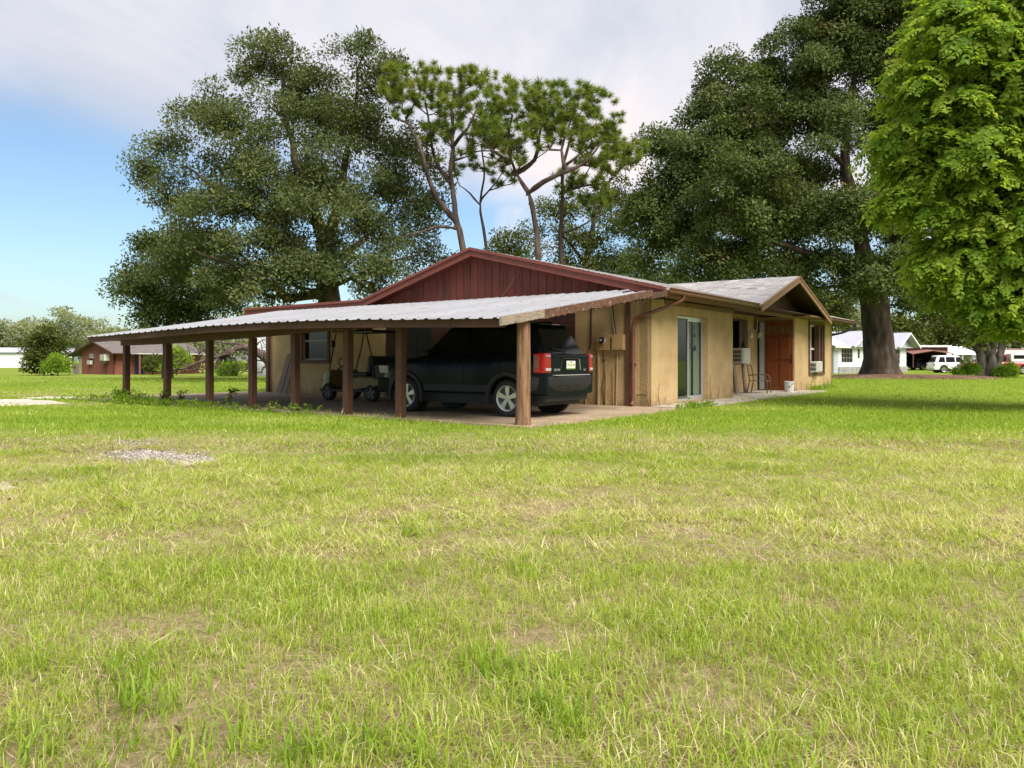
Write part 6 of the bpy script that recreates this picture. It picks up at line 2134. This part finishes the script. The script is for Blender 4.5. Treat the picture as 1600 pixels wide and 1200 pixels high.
lob = lobes_px([(1350, 50, 85), (1250, 105, 72), (1150, 175, 78), (1085, 245, 62), (1060, 330, 66), (1160, 310, 92, -3), (1265, 235, 80), (1395, 190, 55), (1300, 350, 85, -3), (1195, 385, 55, -2), (1395, 330, 72),
                (1415, 410, 42), (1030, 395, 44), (1110, 405, 50, -2), (1425, 110, 60), (1330, -30, 70), (1420, 0, 80), (1260, 420, 48, -2), (1020, 300, 30), (1200, 200, 60, 2), (1185, 110, 34), (1130, 110, 22), (1345, 430, 38, -3), (1035, 225, 16), (1440, 250, 60), (1440, 170, 55), (1430, 310, 55), (1400, 110, 55), (1290, 90, 50), (1310, 40, 50), (1425, 470, 22), (1120, 230, 55), (1200, 290, 70, 2), (1290, 165, 45), (1230, 330, 60, 2), (1060, 300, 50), (1010, 350, 45), (1150, 250, 60, -2), (1110, 160, 30), (1375, 425, 48, -4), (1412, 455, 34, -3), (1340, 455, 26, -3)], Yr)
make_tree('oak_tree', 'great dark oak with a massive flared trunk in the mulch bed', 'tree', b0, lim, lob, OAKB, 'leaf_dark_oak', 'bark_oak', 21, 1.4, 4.6, 16, 0.92, 0.016, flare=(b0[2], 0.5, 0.7, 6))

# ---- fluted trunk tree further right with its own darker hanging crown
Yf = 55.0
b0 = gbase(1546, Yf)
rng = np.random.default_rng(8)
stems = []
for k, (px0, px1) in enumerate(((1536, 1526), (1543, 1540), (1549, 1556), (1556, 1570), (1540, 1515))):
    q = gbase(px0, Yf + 0.35 * math.sin(k * 2.1))
    stems.append(([q, *limb((px0 + (px1 - px0) * 0.2, 565, q[1]), (px0 + (px1 - px0) * 0.5, 545, Yf), (px1, 500, Yf + rng.uniform(-1, 1)), (px1 + (px1 - px0), 440, Yf))], 0.34, 0.10))
make_tree('fig_tree', 'tree with stout pale fluted trunk and low hanging crown before the red pickup', 'tree', b0, stems,
          lobes_px([(1500, 480, 45), (1560, 470, 60), (1600, 495, 50), (1530, 430, 60), (1470, 450, 34), (1610, 430, 70), (1515, 510, 28, -2), (1570, 515, 26, -2), (1465, 490, 24), (1440, 455, 20)], Yf), OAKB, 'leaf_mid', 'bark_pale', 22, 1.5, 3.2, 13, 0.8, 0.018, flare=(b0[2], 0.9, 0.5, 5))

# ---- lime green broadleaf close on the right, its trunk outside the frame
Yl = 16.5
b0 = gbase(1830, Yl)
lim = [([b0, *limb((1815, 560, Yl), (1790, 420, Yl), (1760, 280, Yl), (1730, 120, Yl))], 0.32, 0.12),
       (limb((1785, 400, Yl), (1700, 330, Yl), (1600, 290, Yl), (1500, 260, Yl), (1420, 230, Yl)), 0.14, 0.03),
       (limb((1795, 440, Yl), (1700, 430, Yl - 0.5), (1600, 440, Yl - 0.5), (1530, 440, Yl)), 0.12, 0.03),
       (limb((1750, 230, Yl), (1660, 150, Yl), (1560, 90, Yl), (1470, 60, Yl)), 0.13, 0.03),
       (limb((1730, 120, Yl), (1680, 20, Yl), (1600, -80, Yl)), 0.10, 0.03)]
lob = lobes_px([(1490, 70, 75), (1560, 110, 95), (1460, 160, 62), (1432, 225, 38), (1500, 240, 85), (1600, 220, 120), (1455, 300, 60), (1540, 330, 85), (1480, 380, 48), (1620, 350, 110), (1560, 430, 66), (1500, 440, 36), (1620, 460, 70),
                (1540, -10, 70), (1640, 20, 120), (1700, 200, 150), (1720, 380, 130), (1600, -110, 130), (1740, 40, 150), (1790, 520, 60), (1540, 490, 32), (1610, 505, 34), (1450, 275, 30), (1408, 222, 18), (1432, 110, 22)], Yl, 1.1)
make_tree('broadleaf_tree', 'bright lime green broadleaf tree leaning in from the right edge', 'tree', b0, lim, lob, LIME, 'leaf_lime', 'bark_pale', 23, 0.60, 7.0, 15, 1.0, 0.006, tint=(0.45, 0.2), hollow=0.55, step=0.4, spray=True)

# ---- far tree line, tree by tree
def far_tree(label, px, py, r, y, seed, leaf='leaf_far_haze', shape=None, group='trees along the far edge of the field'):
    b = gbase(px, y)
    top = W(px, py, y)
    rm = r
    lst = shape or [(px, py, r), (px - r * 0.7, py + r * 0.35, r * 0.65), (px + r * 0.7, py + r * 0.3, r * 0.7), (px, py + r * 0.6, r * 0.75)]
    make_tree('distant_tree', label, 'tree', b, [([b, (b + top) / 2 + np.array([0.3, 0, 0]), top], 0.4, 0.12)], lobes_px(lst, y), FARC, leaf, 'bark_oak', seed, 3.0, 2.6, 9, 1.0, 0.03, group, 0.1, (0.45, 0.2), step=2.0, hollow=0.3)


LFT = [(-60, 520, 34, 160, 'pale green round crowned far tree outside the left edge'), (14, 520, 32, 150, 'far tree at the left edge above the white building'), (52, 512, 24, 165, 'thin see through far tree left of the tallest one'), (100, 512, 32, 150, 'tallest round far tree above the big shrub'),
       (76, 527, 26, 195, 'hazy far tree filling the gap between the thin tree and the tallest one'), (30, 533, 26, 190, 'hazy far tree low behind the white building'), (165, 526, 24, 195, 'hazy far tree low behind the red house roof'), (145, 528, 24, 170, 'low far tree right above the red house gable'), (182, 534, 20, 160, 'small far tree beside the carport eave'), (235, 528, 26, 150, 'far tree hidden behind the low dark oak'), (310, 536, 26, 150, 'far tree behind the fallen limb'), (420, 500, 34, 120, 'yellow green far tree showing through under the big oak'), (360, 530, 26, 140, 'far tree between the fallen limb and the tan wall')]
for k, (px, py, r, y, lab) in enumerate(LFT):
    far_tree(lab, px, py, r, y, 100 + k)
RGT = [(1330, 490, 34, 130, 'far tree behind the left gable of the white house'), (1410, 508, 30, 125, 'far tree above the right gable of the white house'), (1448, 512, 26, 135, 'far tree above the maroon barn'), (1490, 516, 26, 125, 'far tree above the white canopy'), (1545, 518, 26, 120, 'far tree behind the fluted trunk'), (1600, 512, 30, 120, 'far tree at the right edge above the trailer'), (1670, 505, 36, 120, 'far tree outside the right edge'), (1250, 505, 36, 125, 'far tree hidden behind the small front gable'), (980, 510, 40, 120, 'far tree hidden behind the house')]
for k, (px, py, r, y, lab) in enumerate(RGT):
    far_tree(lab, px, py, r, y, 130 + k, 'leaf_mid' if k % 2 else 'leaf_far_haze', group='trees beyond the white house')

# ---- shrubs
def shrub(label, px, y, lst, leaf, seed, variants=SHRUB, scale=1.3, sub=0.55, group=None, tint=(0.45, 0.18)):
    b = gbase(px, y)
    return make_tree('shrub', label, 'shrub', b, [([b, b + np.array([0.05, 0, 0.5]), W(lst[0][0], lst[0][1], y)], 0.05, 0.02)], lobes_px(lst, y), variants, leaf, 'bark_oak', seed, sub, 3.5, 9, scale, 0.006, group, 0.1, tint, step=0.4, zmin=b[2] + 0.05)


shrub('big dark green shrub standing left of the red house', 68, 66, [(68, 545, 26), (55, 560, 18), (82, 562, 20), (72, 528, 16), (60, 572, 16), (85, 574, 14)], 'leaf_mid', 41, tint=(0.3, 0.15), sub=0.8, scale=1.7)
shrub('small lime green shrub at the foot of the big shrub', 90, 63, [(88, 568, 13), (96, 572, 10), (80, 573, 9)], 'leaf_lime', 42, tint=(0.35, 0.15), sub=0.4, scale=1.0)
shrub('yellow green feathery shrub before the red house between two carport posts', 275, 66, [(272, 552, 16), (280, 562, 15), (290, 560, 10), (266, 568, 12)], 'leaf_lime', 43, tint=(0.55, 0.2), sub=0.5, scale=1.2)
shrub('dark green weed shrub by the blue door of the red house', 238, 68, [(240, 566, 11), (233, 573, 9), (246, 575, 8)], 'leaf_mid', 44, sub=0.4, scale=1.1)
shrub('green shrub under the fallen limb near the metal shed', 362, 60, [(360, 576, 10), (370, 579, 9), (350, 580, 8)], 'leaf_lime', 45, tint=(0.3, 0.15), sub=0.4, scale=1.0)
shrub('low green shrub on the left of the fluted trunk', 1512, 54, [(1512, 577, 9), (1522, 580, 9), (1500, 581, 6)], 'leaf_lime', 46, tint=(0.1, 0.1), sub=0.35, scale=0.9)
shrub('low green shrub on the right of the fluted trunk', 1572, 54, [(1572, 578, 9), (1583, 581, 8), (1562, 580, 6)], 'leaf_lime', 47, tint=(0.1, 0.1), sub=0.35, scale=0.9)

# ---- the fallen limb
rng = np.random.default_rng(77)
yb = 61.0
b0 = gbase(424, yb); b0[2] += 0.9
fl = empty('fallen_tree', 'bare brown fallen tree limb arching over the grass beyond the slab', 'fallen tree', b0)
lim = [([b0, *limb((401, 548, yb), (382, 543, yb), (364, 547, yb - 0.5), (349, 557, yb - 1), (335, 574, yb - 1.5))], 0.30, 0.10),
       (limb((372, 545, yb), (358, 552, yb - 1), (341, 556, yb - 1.5), (311, 565, yb - 2), (286, 577, yb - 2.5), (262, 575, yb - 3)), 0.16, 0.05),
       (limb((385, 543, yb), (368, 537, yb + 1), (345, 535, yb + 1.5), (330, 532, yb + 2)), 0.12, 0.04),
       (limb((352, 556, yb), (365, 560, yb - 1.5), (376, 575, yb - 2)), 0.10, 0.04),
       (limb((398, 547, yb), (404, 535, yb), (418, 528, yb)), 0.08, 0.03),
       (limb((405, 549, yb), (392, 560, yb - 1), (384, 577, yb - 1.5)), 0.10, 0.04)]
tg_ = np.array([W(rng.uniform(255, 418), rng.uniform(528, 583), yb + rng.uniform(-3, 2)) for _ in range(420)])
P, par, rad, nm = grow(lim, tg_, 0.5, rng, 0.2, 0.14)
branch_mesh('limb', P - b0, par, rad, nm, 0.03, 'dead_wood', fl, power=0.5)

# ================================================================ grass
def blade(rng, l, w, base, lean):
    a = rng.uniform(0, 6.28)
    d = np.array([math.cos(a), math.sin(a), 0])
    s = np.array([-d[1], d[0], 0]) * w / 2
    b = np.array([*base, 0.0])
    m = b + d * lean * l * 0.35 + np.array([0, 0, l * 0.6])
    t = b + d * lean * l + np.array([0, 0, l * (1 - 0.45 * lean)])
    return [b - s, b + s, m + s * 0.7, m - s * 0.7, t], [(0, 1, 2), (0, 2, 3), (3, 2, 4)]


def tuft(rng, n, l, w, r, lean=(0.2, 1.0), tv=0.22):
    vs, fs, ts = [], [], []
    for _ in range(n):
        v, f = blade(rng, l * rng.uniform(0.5, 1.25), w * rng.uniform(0.7, 1.3), rng.normal(size=2) * r, rng.uniform(*lean))
        o = len(vs)
        vs += v; fs += [tuple(i + o for i in q) for q in f]
        ts += [rng.uniform(-tv, tv)] * 5
    return np.array(vs), np.array(fs), np.array(ts)


def tuft1(rng, n, l, w, r, lean=(0.2, 1.0), tv=0.22):
    """single triangle blades for tufts further off"""
    vs, fs, ts = [], [], []
    for _ in range(n):
        a = rng.uniform(0, 6.28); d = np.array([math.cos(a), math.sin(a), 0]); s = np.array([-d[1], d[0], 0]) * w / 2
        b = np.array([*(rng.normal(size=2) * r), 0.0]); q = rng.uniform(*lean); ll = l * rng.uniform(0.5, 1.25)
        o = len(vs)
        vs += [b - s, b + s, b + d * q * ll + np.array([0, 0, ll * (1 - 0.4 * q)])]
        fs.append((o, o + 1, o + 2)); ts += [rng.uniform(-tv, tv)] * 3
    return np.array(vs), np.array(fs), np.array(ts)


leaf_mat('grass_blade', (0.125, 0.24, 0.014), (0.37, 0.455, 0.06), (0.68, 0.63, 0.36), 0.42, 0.25)
leaf_mat('thatch_blade', (0.16, 0.10, 0.06), (0.46, 0.36, 0.22), (0.62, 0.55, 0.36), 0.2, 0.2)
rng = np.random.default_rng(99)


def in_poly(x, y, poly):
    c = np.zeros(len(x), bool)
    j = len(poly) - 1
    for i in range(len(poly)):
        xi, yi = poly[i]; xj, yj = poly[j]
        c ^= ((yi > y) != (yj > y)) & (x < (xj - xi) * (y - yi) / (yj - yi + 1e-12) + xi)
        j = i
    return c


def grass_zone(name, y0, y1, dens, variants, smin, smax, seed, m='grass_blade', tint_shift=0.0, always=False):
    rng = np.random.default_rng(seed)
    wide = 0.70
    area = wide * (y1 ** 2 - y0 ** 2) + 3.0 * (y1 - y0)
    n = int(area * dens)
    y = np.sqrt(rng.uniform(y0 ** 2, y1 ** 2, n))
    x = rng.uniform(-1, 1, n) * (y * wide + 1.5)
    a = (x - C0[0]) * U[0] + (y - C0[1]) * U[1]
    b = (x - C0[0]) * V[0] + (y - C0[1]) * V[1]
    e = 0.10
    slab = (a > -6.02 - e + 0.1) & (a < 0.1) & (b > -0.98) & (b < 15.2)
    walk = (a > -0.1) & (a < 12.4) & (b > -0.95 + 0.1 * (a > 4.9)) & (b < 2)
    inside = (a > -0.2) & (a < 17.0) & (b > -0.02) & (b < 14.6)
    k = ~(slab | walk | inside)
    for p in PATCHES:
        ins = in_poly(x, y, p)
        k &= ~(ins & (rng.random(n) < 0.94))
    d = dryness(x, y)
    # thin where it is dry; clumps
    cl = fbm(x, y, 0.55, 51, 3)
    k &= always | (rng.random(n) < np.clip(1.2 - 0.65 * d + (cl - 0.5) * 1.1, 0.24, 1))
    worn = np.exp(-((x + 4.1) / 1.0) ** 2 - ((y - 9.0) / 0.95) ** 2) + 0.8 * np.exp(-((x + 4.6) / 0.4) ** 2 - ((y - 10.3) / 0.5) ** 2) + 0.6 * np.exp(-((x + 0.35) / 0.35) ** 2 - ((y - 5.6) / 0.25) ** 2)
    k &= rng.random(n) > 0.88 * worn
    x, y, d, cl = x[k], y[k], d[k], cl[k]
    n = len(x)
    z = ground_full(x, y) - 0.004
    nr = np.column_stack([rng.normal(0, 0.18, n), rng.normal(0, 0.18, n), np.ones(n)])
    band = fbm(x * 0.25, y, 1.6, 71, 3)
    tint = 0.29 + 0.56 * d + (band - 0.5) * 0.55 + rng.normal(0, 0.13, n) + (rng.random(n) < 0.06 + 0.24 * d) * rng.uniform(0.15, 0.45, n) + tint_shift
    tall = 0.75 + 0.65 * np.clip(cl * 1.6 - 0.35, 0, 1) - 0.25 * d
    o = bake(name, variants, np.column_stack([x, y, z]), frames(nr, rng.uniform(0, 6.28, n)), rng.uniform(smin, smax, n) * tall, np.clip(tint if not always else rng.uniform(0, 1, n), 0.02, 1), m, None, rng)
    return tag(o, kind='stuff')


T_NEAR = [tuft(rng, 7, 0.068, 0.0034, 0.034, (0.3, 1.35)) for _ in range(8)]
T_MID = [tuft1(rng, 10, 0.058, 0.0055, 0.045, (0.35, 1.4)) for _ in range(6)]
T_FAR = [tuft1(rng, 10, 0.062, 0.010, 0.09, (0.3, 1.2)) for _ in range(6)]
T_VFAR = [tuft1(rng, 9, 0.055, 0.02, 0.22) for _ in range(6)]
T_LYING = [tuft1(rng, 5, 0.085, 0.0035, 0.05, (1.3, 2.2), 0.12) for _ in range(6)]
grass_zone('grass', 1.5, 4.2, 1150, T_NEAR, 0.7, 1.35, 201)
grass_zone('grass', 4.2, 9.0, 640, T_MID, 0.75, 1.4, 202)
grass_zone('grass', 9.0, 18.0, 115, T_FAR, 0.8, 1.35, 203)
grass_zone('grass', 18.0, 50.0, 16, T_VFAR, 0.8, 1.3, 204)
# dead straw lying on the soil close to us
grass_zone('straw', 1.5, 4.5, 1000, T_LYING, 0.5, 1.1, 205, tint_shift=0.0, m='thatch_blade', always=True)
grass_zone('straw', 4.5, 10.5, 260, [tuft1(rng, 6, 0.10, 0.0065, 0.06, (1.3, 2.2), 0.12) for _ in range(6)], 0.6, 1.1, 206, m='thatch_blade', always=True)
# coarse dark green clumps
T_COARSE = [tuft(rng, 16, 0.15, 0.009, 0.05, (0.25, 0.9), 0.12) for _ in range(4)]
CL = [gp(770, 1040), gp(800, 1045), gp(745, 1030), gp(870, 1130), gp(905, 1150), gp(840, 1120), gp(210, 1110), gp(240, 1120), gp(500, 1180), gp(540, 1190), gp(470, 1190), gp(640, 830), gp(150, 760), gp(200, 1080), gp(1000, 1195), gp(1250, 1180), gp(1420, 1110), gp(130, 1180), gp(330, 1195), gp(660, 1195)]
cx = np.array([c[0] for c in CL]); cy = np.array([c[1] for c in CL])
cx = np.concatenate([cx + rng.normal(0, 0.05, len(cx)) for _ in range(3)]); cy = np.concatenate([cy + rng.normal(0, 0.05, len(cy)) for _ in range(3)])
n = len(cx)
o = bake('coarse_grass', T_COARSE, np.column_stack([cx, cy, ground_full(cx, cy)]), frames(np.column_stack([rng.normal(0, .2, n), rng.normal(0, .2, n), np.ones(n)]), rng.uniform(0, 6.28, n)), rng.uniform(0.4, 0.9, n), np.clip(rng.normal(0.3, 0.12, n), 0, 1), 'grass_blade', None, rng)
tag(o, kind='stuff')

# fallen leaves, dry and curled, here and there on the grass
LV = [leaf_clump(rng, 1, 0.01, 0.03, 0.016, 0.3, 0.0, 0.1, 0.5) for _ in range(4)]
n = 130
ly = np.sqrt(rng.uniform(1.6 ** 2, 13 ** 2, n)); lx = rng.uniform(-0.75, 0.75, n) * ly
o = bake('fallen_leaves', LV, np.column_stack([lx, ly, ground_full(lx, ly) + 0.03]), frames(np.column_stack([rng.normal(0, .4, n), rng.normal(0, .4, n), np.ones(n)]), rng.uniform(0, 6.28, n)), rng.uniform(0.6, 1.3, n), rng.uniform(0, 0.35, n), 'thatch_blade', None, rng)
tag(o, kind='stuff')

# creeping weeds along the edge of the slab
WEED = [leaf_clump(rng, 14, 0.09, 0.055, 0.036, 0.7, -0.2, 0.2, 0.1) for _ in range(5)]
pts = []
for _ in range(230):
    b_ = rng.choice([rng.uniform(6, 15), rng.normal(11, 1.5), rng.uniform(3.5, 14)])
    a_ = -6.02 + rng.normal(-0.12, 0.16)
    p = L2W(a_, b_, 0.03 + abs(rng.normal(0, 0.05)))
    pts.append(p)
for _ in range(90):
    p = L2W(rng.normal(-5.85, 0.15), rng.normal(12.28, 0.28), 0.03 + abs(rng.normal(0, 0.14)))
    pts.append(p)
for _ in range(60):
    p = L2W(rng.uniform(-0.5, 1.3), rng.normal(-1.0, 0.06), 0.02 + abs(rng.normal(0, 0.05)))
    pts.append(p)
for _ in range(50):
    p = L2W(rng.uniform(12.5, 16.6), rng.normal(-0.18, 0.10), 0.02 + abs(rng.normal(0, 0.10)))
    pts.append(p)
pts = np.array([tuple(p) for p in pts]); n = len(pts)
o = bake('weeds', WEED, pts, frames(np.column_stack([rng.normal(0, .5, n), rng.normal(0, .5, n), np.ones(n)]), rng.uniform(0, 6.28, n)), rng.uniform(0.6, 1.4, n), np.clip(rng.normal(0.3, 0.2, n), 0, 1), 'leaf_lime', None, rng)
tag(o, kind='stuff')


def sprig(label, a, b, hgt_, lean, seed):
    """one arching weed with leaves in pairs"""
    rg = np.random.default_rng(seed)
    base = L2W(a, b, 0.0)
    root = empty('weed_plant', label, 'weed', base)
    d = V * lean
    pts = [np.array([0, 0, 0.0]) + d * (t ** 1.5) * hgt_ - np.array([0, 0, 1]) * (-hgt_ * (t - 0.25 * t * t)) for t in np.linspace(0, 1, 12)]
    MB().tube(pts, [0.009 - 0.006 * k / 12 for k in range(12)], 5).build('stem', 'leaf_mid', root)
    q, nr = [], []
    for k in range(2, 12):
        for s in (-1, 1):
            q.append(pts[k] + rg.normal(size=3) * 0.02); nr.append(np.array([rg.normal(), rg.normal(), 1.2]))
    q = np.array(q)
    one = [leaf_clump(rg, 4, 0.05, 0.10, 0.045, 0.6, 0.1, 0.2, 0.1) for _ in range(3)]
    bake('leaves', one, q, frames(np.array(nr), rg.uniform(0, 6.28, len(q))), rg.uniform(0.7, 1.3, len(q)), rg.uniform(0.15, 0.5, len(q)), 'leaf_mid', root, rg)


sprig('tall arching leafy weed growing from the slab edge between two brown posts', -6.05, 7.5, 0.62, -0.75, 1)
sprig('short leafy weed leaning over the slab beside the second post', -6.0, 9.4, 0.45, -0.3, 2)
sprig('upright leafy weed at the slab edge left of the second post', -6.05, 9.9, 0.40, 0.2, 3)
